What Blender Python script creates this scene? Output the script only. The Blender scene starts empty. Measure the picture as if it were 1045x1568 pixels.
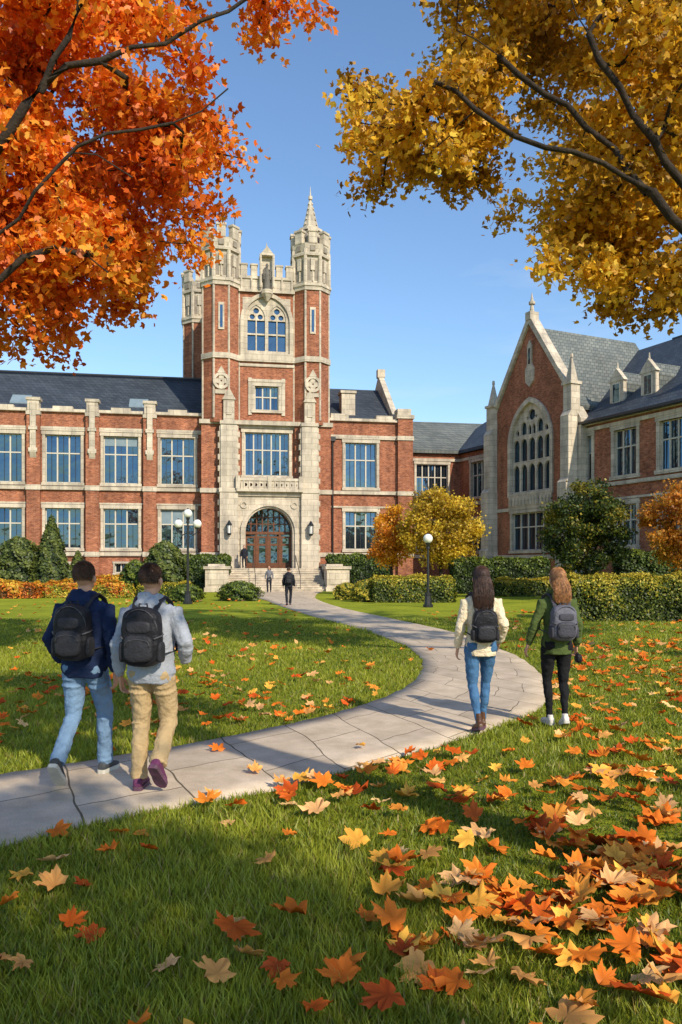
import bpy, bmesh, math, random
import numpy as np
from mathutils import Vector, Matrix, noise
from mathutils.geometry import tessellate_polygon
random.seed(7); RNG=np.random.default_rng(7)
scene=bpy.context.scene
scene.view_settings.view_transform='Standard'; scene.view_settings.look='None'; scene.view_settings.exposure=0
COL=scene.collection
# ------------------------------------------------------------------ materials
def newmat(name):
    m=bpy.data.materials.new(name); m.use_nodes=True
    nt=m.node_tree; nt.nodes.clear()
    out=nt.nodes.new('ShaderNodeOutputMaterial'); return m,nt,out
def N(nt,t,**k):
    n=nt.nodes.new(t)
    for a,b in k.items():
        if a in n.inputs: n.inputs[a].default_value=b
        else: setattr(n,a,b)
    return n
def L(nt,a,b): nt.links.new(a,b)
def c4(c): return (c[0],c[1],c[2],1)
def mixrgb(nt,fac,a,b,mode='MIX'):
    n=nt.nodes.new('ShaderNodeMix'); n.data_type='RGBA'; n.blend_type=mode
    for s,v in ((0,fac),(6,a),(7,b)):
        if hasattr(v,'links'): nt.links.new(v,n.inputs[s])
        else: n.inputs[s].default_value=v if s==0 else (c4(v) if len(v)==3 else v)
    return n.outputs[2]
def ramp(nt,src,stops):
    r=nt.nodes.new('ShaderNodeValToRGB'); nt.links.new(src,r.inputs[0])
    e=r.color_ramp.elements
    while len(e)<len(stops): e.new(0.5)
    for i,(p,c) in enumerate(stops):
        e[i].position=p; e[i].color=c4(c) if len(c)==3 else c
    return r.outputs[0]
def noisemat(name,c1,c2,scale=5,rough=.8,bump=0.,bscale=40,spec=.3,metal=0,detail=5):
    m,nt,out=newmat(name); p=N(nt,'ShaderNodeBsdfPrincipled')
    p.inputs['Roughness'].default_value=rough; p.inputs['Specular IOR Level'].default_value=spec; p.inputs['Metallic'].default_value=metal
    tc=N(nt,'ShaderNodeTexCoord'); no=N(nt,'ShaderNodeTexNoise'); no.inputs['Scale'].default_value=scale; no.inputs['Detail'].default_value=detail
    L(nt,tc.outputs['Object'],no.inputs['Vector'])
    col=ramp(nt,no.outputs[0],[(.3,c1),(.7,c2)])
    L(nt,col,p.inputs['Base Color'])
    if bump:
        nb=N(nt,'ShaderNodeTexNoise'); nb.inputs['Scale'].default_value=bscale; nb.inputs['Detail'].default_value=4; L(nt,tc.outputs['Object'],nb.inputs['Vector'])
        b=N(nt,'ShaderNodeBump'); b.inputs['Strength'].default_value=bump; b.inputs['Distance'].default_value=.02
        L(nt,nb.outputs[0],b.inputs['Height']); L(nt,b.outputs[0],p.inputs['Normal'])
    L(nt,p.outputs[0],out.inputs[0]); return m
def coursemat(name,c1,c2,mort,bw,rh,ms,rough=.85,var=.35,vs=.5,off=.5,streak=.0,tint=None):
    m,nt,out=newmat(name); p=N(nt,'ShaderNodeBsdfPrincipled'); p.inputs['Roughness'].default_value=rough; p.inputs['Specular IOR Level'].default_value=.2
    tc=N(nt,'ShaderNodeTexCoord'); sp=N(nt,'ShaderNodeSeparateXYZ'); L(nt,tc.outputs['Object'],sp.inputs[0])
    ad=N(nt,'ShaderNodeMath',operation='ADD'); L(nt,sp.outputs[0],ad.inputs[0]); L(nt,sp.outputs[1],ad.inputs[1])
    cb=N(nt,'ShaderNodeCombineXYZ'); L(nt,ad.outputs[0],cb.inputs[0]); L(nt,sp.outputs[2],cb.inputs[1])
    br=N(nt,'ShaderNodeTexBrick'); L(nt,cb.outputs[0],br.inputs['Vector']); br.offset=off
    for k,v in (('Scale',1),('Brick Width',bw),('Row Height',rh),('Mortar Size',ms),('Mortar Smooth',.2),('Bias',0)): br.inputs[k].default_value=v
    br.inputs['Color1'].default_value=c4(c1); br.inputs['Color2'].default_value=c4(c2); br.inputs['Mortar'].default_value=c4(mort)
    no=N(nt,'ShaderNodeTexNoise'); no.inputs['Scale'].default_value=vs; no.inputs['Detail'].default_value=9; no.inputs['Roughness'].default_value=.7; L(nt,tc.outputs['Object'],no.inputs['Vector'])
    f=ramp(nt,no.outputs[0],[(.3,(1-var,)*3),(.7,(1+var*.5,)*3)])
    col=mixrgb(nt,1.0,br.outputs['Color'],f,'MULTIPLY')
    if tint:
        # clusters of burnt / pale bricks
        mq=N(nt,'ShaderNodeMapping'); mq.inputs['Scale'].default_value=(3.6,3.6,9); L(nt,tc.outputs['Object'],mq.inputs[0])
        nq=N(nt,'ShaderNodeTexNoise'); nq.inputs['Scale'].default_value=1.0; nq.inputs['Detail'].default_value=5; nq.inputs['Roughness'].default_value=.8; L(nt,mq.outputs[0],nq.inputs['Vector'])
        fq=ramp(nt,nq.outputs[0],[(.36,(.55,.52,.52)),(.50,(1,1,1)),(.66,tint)]); col=mixrgb(nt,1.0,col,fq,'MULTIPLY')
    if streak:
        mp=N(nt,'ShaderNodeMapping'); mp.inputs['Scale'].default_value=(2.2,2.2,.22); L(nt,tc.outputs['Object'],mp.inputs[0])
        n2=N(nt,'ShaderNodeTexNoise'); n2.inputs['Scale'].default_value=1.0; n2.inputs['Detail'].default_value=7; L(nt,mp.outputs[0],n2.inputs['Vector'])
        f2=ramp(nt,n2.outputs[0],[(.32,(1-streak,1-streak,1-streak*.9)),(.6,(1.05,)*3)]); col=mixrgb(nt,1.0,col,f2,'MULTIPLY')
    L(nt,col,p.inputs['Base Color'])
    b=N(nt,'ShaderNodeBump'); b.inputs['Strength'].default_value=.4; b.inputs['Distance'].default_value=.01
    L(nt,br.outputs['Fac'],b.inputs['Height']); b.invert=True; L(nt,b.outputs[0],p.inputs['Normal'])
    L(nt,p.outputs[0],out.inputs[0]); return m
def leafmat(name,transl=.4,rough=.5,gloss=.03):
    m,nt,out=newmat(name); at=N(nt,'ShaderNodeAttribute'); at.attribute_name='Col'
    d=N(nt,'ShaderNodeBsdfDiffuse'); t=N(nt,'ShaderNodeBsdfTranslucent'); g=N(nt,'ShaderNodeBsdfGlossy'); g.inputs['Roughness'].default_value=rough
    g.inputs['Color'].default_value=(.8,.8,.8,1)
    L(nt,at.outputs['Color'],d.inputs[0]); L(nt,at.outputs['Color'],t.inputs[0])
    m1=N(nt,'ShaderNodeMixShader'); m1.inputs[0].default_value=transl; L(nt,d.outputs[0],m1.inputs[1]); L(nt,t.outputs[0],m1.inputs[2])
    m2=N(nt,'ShaderNodeMixShader'); m2.inputs[0].default_value=gloss; L(nt,m1.outputs[0],m2.inputs[1]); L(nt,g.outputs[0],m2.inputs[2])
    L(nt,m2.outputs[0],out.inputs[0]); return m
def glassmat(name,col,fac=.4,tint=(.45,.65,.9)):
    m,nt,out=newmat(name)
    tc=N(nt,'ShaderNodeTexCoord'); no=N(nt,'ShaderNodeTexNoise'); no.inputs['Scale'].default_value=.55; no.inputs['Detail'].default_value=3; L(nt,tc.outputs['Object'],no.inputs['Vector'])
    c=ramp(nt,no.outputs[0],[(.35,col),(.65,tuple(min(1,x*2.5) for x in col))])
    d=N(nt,'ShaderNodeBsdfDiffuse'); L(nt,c,d.inputs[0]); g=N(nt,'ShaderNodeBsdfGlossy'); g.inputs['Roughness'].default_value=.03; g.inputs['Color'].default_value=c4(tint)
    b=N(nt,'ShaderNodeBump'); b.inputs['Strength'].default_value=.25; b.inputs['Distance'].default_value=.3; L(nt,no.outputs[0],b.inputs['Height']); L(nt,b.outputs[0],g.inputs['Normal'])
    x=N(nt,'ShaderNodeMixShader'); x.inputs[0].default_value=fac; L(nt,d.outputs[0],x.inputs[1]); L(nt,g.outputs[0],x.inputs[2]); L(nt,x.outputs[0],out.inputs[0]); return m
BRICK=coursemat('red_brick',(.46,.145,.063),(.28,.078,.038),(.36,.24,.17),.24,.08,.009,vs=.7,var=.38,streak=.22,tint=(1.25,1.4,1.5))
STONE=coursemat('limestone',(.64,.55,.43),(.52,.45,.35),(.36,.30,.23),.9,.42,.014,vs=1.1,var=.30,streak=.28)
SLATE=coursemat('slate',(.066,.080,.098),(.044,.053,.070),(.03,.036,.045),.35,.28,.02,rough=.6,vs=.3,var=.35)
SLATE2=coursemat('weathered_slate',(.20,.21,.19),(.13,.145,.14),(.07,.08,.08),.4,.3,.025,rough=.7,vs=.3,var=.35)
FRAME=noisemat('window_frame_paint',(.50,.45,.37),(.58,.53,.44),3,.5)
DFRAME=noisemat('dark_frame',(.03,.03,.03),(.05,.045,.04),3,.5)
GLASS=glassmat('window_glass',(.008,.012,.018),.20,(.34,.60,.84))
WOOD=noisemat('door_wood',(.10,.035,.015),(.16,.06,.025),6,.5)
BARK=noisemat('bark',(.018,.013,.010),(.05,.036,.026),9,.95,.9,30)
LEAF=leafmat('tree_leaf',.45); HLEAF=leafmat('hedge_leaf',.2); FLEAF=leafmat('fallen_leaf',.10,.6,.02); GRASSM=leafmat('grass_blade',.42,.5,.03)
CORE=noisemat('foliage_core',(.008,.014,.005),(.02,.03,.01),6,1)
IRON=noisemat('black_iron',(.012,.013,.014),(.02,.02,.022),8,.4,spec=.5)
GLOBE=noisemat('opal_glass',(.75,.74,.70),(.82,.81,.78),3,.25,spec=.5)
# ------------------------------------------------------------------ mesh helpers
def empty(name,loc=(0,0,0),rz=0,sc=1):
    e=bpy.data.objects.new(name,None); e.location=loc; e.rotation_euler=(0,0,rz); e.scale=(sc,)*3; COL.objects.link(e); return e
def link(me,name,mat,parent=None,smooth=False):
    o=bpy.data.objects.new(name,me); COL.objects.link(o)
    if mat: me.materials.append(mat)
    if parent: o.parent=parent
    if smooth: me.polygons.foreach_set('use_smooth',[True]*len(me.polygons))
    return o
def npmesh(name,V,F,mat,parent=None,col=None,smooth=False):
    V=np.asarray(V,dtype=np.float32); F=np.asarray(F,dtype=np.int32); K=F.shape[1]
    me=bpy.data.meshes.new(name); me.vertices.add(len(V)); me.loops.add(F.size); me.polygons.add(len(F))
    me.vertices.foreach_set('co',V.ravel()); me.loops.foreach_set('vertex_index',F.ravel())
    me.polygons.foreach_set('loop_start',np.arange(0,F.size,K,dtype=np.int32)); me.update(calc_edges=True)
    if col is not None:
        a=me.color_attributes.new('Col','FLOAT_COLOR','POINT'); c=np.ones((len(V),4),dtype=np.float32); c[:,:3]=col; a.data.foreach_set('color',c.ravel())
    return link(me,name,mat,parent,smooth)
class MB:
    def __init__(s): s.v=[]; s.f=[]; s.M=Matrix()
    def add(s,vs,fs):
        o=len(s.v); s.v+=[tuple(s.M@Vector(p)) for p in vs]; s.f+=[tuple(i+o for i in f) for f in fs]
    def box(s,x0,x1,y0,y1,z0,z1):
        s.add([(x0,y0,z0),(x1,y0,z0),(x1,y1,z0),(x0,y1,z0),(x0,y0,z1),(x1,y0,z1),(x1,y1,z1),(x0,y1,z1)],
              [(0,3,2,1),(4,5,6,7),(0,1,5,4),(1,2,6,5),(2,3,7,6),(3,0,4,7)])
    def quad(s,*p): s.add(p,[tuple(range(len(p)))])
    def fr(s,cx,cy,z0,z1,r0,r1,n=8,rot=None,sy=1):
        rot=math.pi/n if rot is None else rot
        vs=[]
        for z,r in ((z0,r0),(z1,r1)):
            for i in range(n):
                a=rot+2*math.pi*i/n; vs.append((cx+r*math.cos(a),cy+r*sy*math.sin(a),z))
        fs=[(i,(i+1)%n,n+(i+1)%n,n+i) for i in range(n)]+[tuple(range(n))[::-1],tuple(range(n,2*n))]
        s.add(vs,fs)
    def plate(s,outer,holes,y0,y1):
        polys=[[Vector((x,z,0)) for x,z in p] for p in [outer]+list(holes)]
        tris=tessellate_polygon(polys); flat=[p for q in ([outer]+list(holes)) for p in q]; n=len(flat)
        vs=[(x,y0,z) for x,z in flat]+[(x,y1,z) for x,z in flat]; fs=[]
        for t in tris: fs.append(tuple(t)); fs.append(tuple(i+n for i in reversed(t)))
        k=0
        for q in [outer]+list(holes):
            m=len(q)
            for i in range(m): a=k+i; b=k+(i+1)%m; fs.append((a,b,b+n,a+n))
            k+=m
        s.add(vs,fs)
    def prismx(s,poly,x0,x1): # poly in (y,z)
        n=len(poly); s.add([(x0,y,z) for y,z in poly]+[(x1,y,z) for y,z in poly],[tuple(range(n)),tuple(range(2*n-1,n-1,-1))]+[(i,(i+1)%n,n+(i+1)%n,n+i) for i in range(n)])
    def prismy(s,poly,y0,y1): # poly in (x,z)
        n=len(poly); s.add([(x,y0,z) for x,z in poly]+[(x,y1,z) for x,z in poly],[tuple(range(n)),tuple(range(2*n-1,n-1,-1))]+[(i,(i+1)%n,n+(i+1)%n,n+i) for i in range(n)])
    def obj(s,name,mat,parent=None,smooth=False,recalc=True,bevel=0):
        me=bpy.data.meshes.new(name); me.from_pydata(s.v,[],s.f); 
        if recalc:
            bm=bmesh.new(); bm.from_mesh(me); bmesh.ops.recalc_face_normals(bm,faces=bm.faces); bm.to_mesh(me); bm.free()
        o=link(me,name,mat,parent,smooth)
        if bevel:
            b=o.modifiers.new('b','BEVEL'); b.width=bevel; b.segments=2; b.limit_method='ANGLE'
        return o
def arch(cx,hw,z0,zs,rise,n=9):
    R=(hw*hw+rise*rise)/(2*hw); pts=[(cx-hw,z0),(cx-hw,zs)]
    a1=math.asin(min(1,rise/R)); 
    if R<hw: a1=math.pi/2
    for i in range(1,n): a=a1*i/n; pts.append((cx-hw+R-R*math.cos(a),zs+R*math.sin(a)))
    pts.append((cx,zs+rise))
    for i in range(n-1,0,-1): a=a1*i/n; pts.append((cx+hw-R+R*math.cos(a),zs+R*math.sin(a)))
    pts+=[(cx+hw,zs),(cx+hw,z0)]; return pts
def circ(cx,cz,r,n=14): return [(cx+r*math.cos(2*math.pi*i/n),cz+r*math.sin(2*math.pi*i/n)) for i in range(n)]
class Bld:
    def __init__(s,name,loc,rz):
        s.e=empty(name,loc,rz); s.parts={}
    def __getattr__(s,k):
        if k.startswith('_'): raise AttributeError
        p=s.__dict__['parts']
        if k not in p: p[k]=MB()
        return p[k]
    def wall(s,x0,x1,z0,z1,y,ops,depth=.34):
        xs=sorted({x0,x1}|{o[0] for o in ops}|{o[1] for o in ops}); zs=sorted({z0,z1}|{o[2] for o in ops}|{o[3] for o in ops})
        for a,b in zip(xs,xs[1:]):
            for c,d in zip(zs,zs[1:]):
                mx,mz=(a+b)/2,(c+d)/2
                if any(o[0]<mx<o[1] and o[2]<mz<o[3] for o in ops): continue
                s.walls.quad((a,y,c),(b,y,c),(b,y,d),(a,y,d))
        for o in ops:
            a,b,c,d=o; Y=y+depth
            s.walls.quad((a,y,c),(a,Y,c),(a,Y,d),(a,y,d)); s.walls.quad((b,Y,c),(b,y,c),(b,y,d),(b,Y,d))
            s.walls.quad((a,y,d),(a,Y,d),(b,Y,d),(b,y,d)); s.walls.quad((a,Y,c),(a,y,c),(b,y,c),(b,Y,c))
    def window(s,x0,x1,z0,z1,y,cols=3,trans=(.62,),surround=.2,bars=True,dark=False):
        st=s.stone; w=surround
        if w:
            st.box(x0-w*.5,x0+w*.5,y-.07,y+.2,z0,z1); st.box(x1-w*.5,x1+w*.5,y-.07,y+.2,z0,z1)
            st.box(x0-w*.8,x1+w*.8,y-.10,y+.2,z1,z1+w*1.3); st.box(x0-w*.8,x1+w*.8,y-.16,y+.22,z0-w,z0)
        a,b=x0+w*.5,x1-w*.5; fr=s.frames; yy=y+.18
        fr.box(a,a+.07,yy,yy+.08,z0,z1); fr.box(b-.07,b,yy,yy+.08,z0,z1); fr.box(a+.07,b-.07,yy,yy+.08,z1-.07,z1); fr.box(a+.07,b-.07,yy,yy+.08,z0,z0+.07)
        cw=(b-a)/cols
        for i in range(1,cols): fr.box(a+cw*i-.05,a+cw*i+.05,yy-.03,yy+.07,z0+.07,z1-.07)
        zz=[z0]+[z0+(z1-z0)*t for t in trans]+[z1]
        for t in zz[1:-1]: fr.box(a+.07,b-.07,yy-.01,yy+.06,t-.045,t+.045)
        for i in range(cols):
            s.door_frames.box(a+cw*(i+.5)-.015,a+cw*(i+.5)+.015,yy+.01,yy+.05,z0+.07,z1-.07)
            for j in range(len(zz)-1):
                p,q=a+cw*i,a+cw*(i+1); r0,r1=zz[j],zz[j+1]; g=yy+.058
                dx=random.uniform(-.03,.03); dz=random.uniform(-.02,.03)
                s.glass.quad((p,g-dx-dz,r0),(q,g+dx-dz,r0),(q,g+dx+dz,r1),(p,g-dx+dz,r1))
        if bars and random.random()<.3:
            zb=z1-(z1-z0)*random.choice([.2,.38,.38]); s.blinds.box(a+.08,b-.08,yy+.002,yy+.007,zb,z1-.08)
    def finish(s,mats):
        for k,m in s.parts.items():
            if m.v: m.obj(k,mats.get(k,STONE),s.e,recalc=(k!='glass'))
BLIND=noisemat('window_blind',(.16,.22,.26),(.22,.28,.32),2,.6)
MATS=dict(walls=BRICK,stone=STONE,frames=FRAME,glass=GLASS,roof=SLATE,roof_pale=SLATE2,doors=WOOD,lanterns=IRON,blinds=BLIND,door_frames=DFRAME,lantern_glass=GLOBE,pipes=IRON)
# ------------------------------------------------------------------ main building
A10=math.radians(10)
B=Bld('university_tower_building',(-5.6,60,0),A10)
YW=.8
def wing(x0,x1,cents,piers,base=True):
    ops=[]
    for c in cents:
        ops+= [(c-1.35,c+1.35,7.85,11.35),(c-1.35,c+1.35,3.05,6.0)]
        if base: ops.append((c-.5,c+.5,1.25,1.95))
    B.wall(x0,x1,0,13.0,YW,ops)
    for c in cents:
        B.window(c-1.35,c+1.35,7.85,11.35,YW,3,(.62,),.2); B.window(c-1.35,c+1.35,3.05,6.0,YW,3,(.62,),.2)
        if base: B.window(c-.5,c+.5,1.25,1.95,YW,2,(),.12,False)
    st=B.stone
    st.box(x0,x1,YW-.14,YW+.05,11.63,11.93); st.box(x0,x1,YW-.22,YW+.45,13.0,13.22); st.box(x0,x1,YW-.19,YW+.05,7.33,7.6)
    st.box(x0,x1,YW-.09,YW+.03,6.28,6.42); st.box(x0,x1,YW-.17,YW+.05,2.5,2.78); st.box(x0,x1,YW-.24,YW+.05,0,.55)
    B.walls.box(x0,x1,YW+.4,YW+.75,11,13.0)
    for p in piers:
        B.walls.box(p-.46,p+.46,YW-.42,YW+.2,.0,12.7)
        for z in (2.45,7.28): st.box(p-.52,p+.52,YW-.5,YW,z,z+.36)
        st.box(p-.5,p+.5,YW-.5,YW+.3,12.7,12.95); st.box(p-.4,p+.4,YW-.46,YW+.25,12.95,13.75); st.box(p-.5,p+.5,YW-.54,YW+.35,13.75,13.95)
        st.box(p-.2,p+.2,YW-.56,YW-.3,10.3,13.6); st.box(p-.3,p+.3,YW-.60,YW-.3,10.0,10.3); st.box(p-.3,p+.3,YW-.62,YW-.4,11.6,11.85)
        st.prismx([(YW-.6,10.0),(YW-.42,9.6),(YW-.42,10.0)],p-.22,p+.22)
        st.box(p-.56,p+.56,YW-.52,YW,0,.7)
wing(-46,-4.8,[-6.6-4.1*i for i in range(9)],[-8.6-4.1*i for i in range(9)])
for i in range(9):
    c=-6.6-4.1*i; B.stone.box(c-.7,c+.7,YW-.2,YW+.4,13.225,13.42)
wing(4.8,11.2,[7.4],[])
B.stone.box(5.0,6.4,YW-.2,YW+.4,13.23,13.55); B.stone.box(8.6,9.9,YW-.2,YW+.4,13.23,13.5)
B.walls.box(10.3,11.5,YW-.35,YW+1.0,0,13.3); B.stone.box(10.2,11.6,YW-.45,YW+1.1,13.3,13.6); 
for z in (2.45,7.28,11.6): B.stone.box(10.24,11.56,YW-.43,YW+1.0,z,z+.33)
B.stone.box(10.3,11.4,YW-.2,YW+.9,13.6,14.1)
B.walls.box(-46,-4.5,YW+1.0,13,0,12.9); B.walls.box(4.5,11.1,YW+1.0,13,0,12.9)
def gable_roof(mb,x0,x1,y0,y1,ze,zr):
    ym=(y0+y1)/2; t=.25
    mb.prismx([(y0,ze),(ym,zr),(y1,ze),(y1,ze-t),(y0,ze-t)],x0,x1)
gable_roof(B.roof,-46,-3.9,YW+.6,13.4,13.05,17.3); gable_roof(B.roof,3.9,10.2,YW+.6,13.4,13.05,17.0)
B.pipes.box(-46,-3.9,7.0,7.2,17.24,17.36)
B.stone.prismx([(YW+.3,13.2),(7.1,18.2),(13.6,13.2),(13.6,12.6),(YW+.3,12.6)],10.2,10.65)
B.stone.box(10.1,10.75,6.8,7.4,18.0,18.7)
B.stone.box(6.2,7.3,2.6,3.8,13.3,15.6); B.stone.box(6.1,7.4,2.5,3.9,15.6,15.8)
for x in (-9.6,-18.2): B.blinds.prismx([(2.6,14.0),(3.6,14.75),(3.6,14.2),(2.6,13.6)],x-.7,x+.7)
# ---- tower
T=B
T.walls.box(-4.85,-2.1,-.3,11,0,12.3); T.walls.box(2.1,4.85,-.3,11,0,12.3); T.walls.box(-2.1,2.1,.6,10.9,0,12.3)
T.walls.box(-4.3,4.3,.9,10.8,12.3,22.4)
T.wall(-2.15,2.15,8.2,22.3,0,[(-1.75,1.8,8.55,11.8),(-1.0,1.0,13.5,15.3),(-1.8,1.8,17.7,21.95)])
T.window(-1.75,1.8,8.55,11.8,0,5,(.6,),.22,False); T.window(-1.0,1.0,13.5,15.3,0,3,(.55,),.22,False)
T.stone.box(-2.1,2.1,-.12,.05,8.0,8.3)
for x in (-1.25,1.25): T.stone.box(x-.13,x+.13,-.1,.02,13.1,15.9)
T.stone.box(-1.4,1.4,-.13,.02,15.6,15.8)
for z0,z1,p in ((12.1,12.5,.18),(17.1,17.5,.18),(16.75,16.95,.1)):
    T.stone.box(-2.1,2.1,-p,.05,z0,z1)
T.stone.box(-5.0,5.0,-.48,11.1,12.3,12.62)
for z in (2.45,7.2): 
    for a,b in ((-4.95,-3.5),(3.9,4.95)): T.stone.box(a,b,-.44,2,z,z+.33)
T.stone.box(-5.0,-2.2,-.5,2,0,.8); T.stone.box(2.2,5.0,-.5,2,0,.8)
outer=[(-1.8,17.7),(-1.8,21.95),(1.8,21.95),(1.8,17.7)]
T.stone.plate(outer,[arch(-.78,.66,17.95,20.4,1.0),arch(.78,.66,17.95,20.4,1.0)],.0,.22)
T.stone.plate(arch(0,1.98,17.4,20.2,2.1),[arch(0,1.72,17.75,20.1,1.95)],-.16,.0-.003)
for cx in (-.78,.78):
    T.stone.box(cx-.045,cx+.045,.06,.2,17.95,20.6); T.stone.box(cx-.66,cx+.66,.07,.19,19.15,19.27)
    T.stone.plate(arch(cx,.655,20.25,20.41,.99),[circ(cx-.3,20.52,.2,10),circ(cx+.3,20.52,.2,10),circ(cx,20.98,.22,10)],.08,.18)
    for i in (0,1):
        for z0,z1 in ((17.95,19.2),(19.2,21.4)):
            p=cx-.66+.66*i; d=random.uniform(-.015,.015)
            T.glass.quad((p,.24-d,z0),(p+.66,.24+d,z0),(p+.66,.24+d,z1),(p,.24-d,z1))
def turret(cx,cy,spire=False,zb=12.4):
    w,s=B.walls,B.stone; R=1.46
    w.fr(cx,cy,zb,22.7,R,R)
    for i in range(8):
        a=math.pi/8+i*math.pi/4; s.fr(cx+R*math.cos(a)*.99,cy+R*math.sin(a)*.99,zb+.3,22.6,.085,.085,6)
    for z,h,p in ((17.1,.4,.14),(22.5,.3,.12),(22.8,.2,.2),(25.1,.22,.14)): s.fr(cx,cy,z,z+h,R+p,R+p)
    s.fr(cx,cy,23.0,25.1,R-.06,R-.06)
    for i in range(8):
        a=math.pi/8+i*math.pi/4; s.fr(cx+R*math.cos(a),cy+R*math.sin(a),23.0,25.6,.16,.13,6)
        b=i*math.pi/4; s.fr(cx+(R*.92-.02)*math.cos(b),cy+(R*.92-.02)*math.sin(b),23.2,24.9,.07,.07,5)
    s.fr(cx,cy,25.32,26.0,R+.02,R+.12)
    for i in range(8):
        b=i*math.pi/4; M=Matrix.Translation((cx,cy,0))@Matrix.Rotation(b,4,'Z'); s.M=M
        s.box(1.12,1.5,-.32,.32,26.0,26.85); s.box(1.06,1.56,-.38,.38,26.85,27.02); s.box(1.3,1.42,-.16,.16,24.0,24.9)
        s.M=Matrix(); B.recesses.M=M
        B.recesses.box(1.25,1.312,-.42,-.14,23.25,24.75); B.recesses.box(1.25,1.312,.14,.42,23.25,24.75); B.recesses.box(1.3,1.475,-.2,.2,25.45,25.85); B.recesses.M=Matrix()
    s.fr(cx,cy,25.9,26.1,1.2,1.2)
    if spire:
        s.fr(cx,cy,26.1,27.3,.95,.8); s.fr(cx,cy,27.3,27.5,.95,.95); s.fr(cx,cy,27.5,29.9,.68,.07); s.fr(cx,cy,29.9,30.15,.16,.16); s.fr(cx,cy,30.15,30.9,.06,.015)
        for k in range(5):
            z=27.8+k*.42; r=.68-(z-27.5)/2.4*.61
            for i in range(4): a=i*math.pi/2+math.pi/4; s.fr(cx+r*math.cos(a),cy+r*math.sin(a),z,z+.14,.08,.05,5)
turret(-3.4,.6); turret(3.4,.6,True); turret(-5.0,10.2,False,10); turret(4.0,10.2)
MATS['recesses']=noisemat('shadowed_stone_recess',(.20,.17,.14),(.30,.26,.21),3,.9)  # raised dark panels; the shade of a recess is put into their colour
B.pipes.fr(-2.35,.9,26.9,28.6,.035,.015,6)
for cx in (-3.4,3.4):
    B.stone.box(cx-.22,cx+.22,-.83,-.7,19.2,21.2); B.glass.quad((cx-.1,-.835,19.35),(cx+.1,-.835,19.35),(cx+.1,-.835,21.0),(cx-.1,-.835,21.0))
    B.stone.plate(circ(cx,15.4,.62,16),[circ(cx,15.4,.42,12)],-.92,-.7)
    for i in range(4):
        a=i*math.pi/2; B.stone.plate(circ(cx+.25*math.cos(a),15.4+.25*math.sin(a),.2,10),[],-.86-.004*i,-.7)
    B.stone.box(cx-.45,cx+.45,-.86,-.7,14.45,14.75); B.stone.prismy([(cx-.3,16.0),(cx,16.5),(cx+.3,16.0)],-.88,-.7)
s=B.stone
s.box(-2.1,2.1,-.1,.9,22.3,23.3)
for i in range(6):
    x=-1.9+i*.76; s.box(x-.06,x+.06,-.2,.0,22.5,23.3)
s.box(-2.1,2.1,-.22,.95,22.3,22.5); s.box(-2.1,2.1,-.2,.95,23.3,23.5)
for x in (-1.7,-.95,.95,1.7): s.box(x-.24,x+.24,-.15,.4,23.5,24.3); s.box(x-.29,x+.29,-.2,.45,24.3,24.42)
s.box(-4.2,-4.0,1.5,10,22.4,23.9); s.box(4.0,4.2,1.5,10,22.4,23.9); s.box(-4.0,4.0,9.8,10.2,22.4,23.9)
s.box(-.5,.5,-.05,.6,23.5,25.0); s.prismy([(-.55,25.0),(0,25.7),(.55,25.0)],-.5,.6); s.fr(0,0,25.5,26.1,.1,.02,6)
for x in (-.48,.48): s.fr(x,-.42,22.6,25.1,.09,.09,6)
s.fr(0,-.35,21.6,22.1,.1,.42); s.fr(0,-.35,22.1,22.4,.45,.45)
B.statue.fr(0,-.33,22.4,23.6,.28,.2,10); B.statue.fr(0,-.33,23.6,24.0,.26,.16,10,sy=.7); B.statue.fr(0,-.34,24.0,24.3,.1,.12,8); B.statue.fr(0,-.34,24.3,24.42,.12,.05,8)
for x in (-.23,.23): B.statue.fr(x,-.38,23.2,23.95,.07,.08,6)
MATS['statue']=noisemat('dark_stone',(.10,.09,.08),(.17,.155,.13),4,.8)
for cx in (-2.85,3.15):
    s.box(cx-.72,cx+.72,-1.25,-.2,0,.9); 
    s.box(cx-.66,cx+.66,-1.15,-.2,.9,7.2); s.box(cx-.72,cx+.72,-1.2,-.2,7.2,7.5); s.box(cx-.6,cx+.6,-1.02,-.2,7.5,12.2)
    s.box(cx-.66,cx+.66,-1.1,-.2,12.2,12.45); s.box(cx-.4,cx+.4,-1.0,-.5,12.45,14.0); s.prismy([(cx-.5,14.0),(cx,14.9),(cx+.5,14.0)],-1.08,-.5)
    s.box(cx-.2,cx+.2,-1.06,-.9,12.9,13.8)
    for k in range(26):
        wdt=.80 if k%2==0 else .69
        s.box(cx-wdt,cx+wdt,-.9+.003*(k%3),-.25,1.2+k*.42,1.2+k*.42+.4)
    B.lanterns.box(cx-.05,cx+.05,-1.45,-1.1,4.9,5.0); B.lanterns.fr(cx,-1.5,4.0,4.15,.12,.2,6); B.lanterns.fr(cx,-1.5,4.75,5.1,.26,.04,6)
    for i in range(6): a=i*math.pi/3; B.lanterns.fr(cx+.2*math.cos(a),-1.5+.2*math.sin(a),4.15,4.75,.02,.02,4)
    B.lantern_glass.fr(cx,-1.5,4.16,4.74,.15,.18,6)
pc=.12
s.plate([(-2.2,1.6),(-2.2,7.1),(2.5,7.1),(2.5,1.6)],[arch(pc,1.75,1.6,4.3,1.78)],-.85,.35)
s.plate(arch(pc,2.12,1.6,4.3,2.2),[arch(pc,1.9,1.6,4.3,1.92)],-1.02,-.855)
s.box(-2.3,2.6,-1.0,.2,6.95,7.25)
for x in (-1.75,2.0): s.plate(circ(x,6.3,.28,12),[circ(x,6.3,.16,8)],-.93,-.8)
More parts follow.
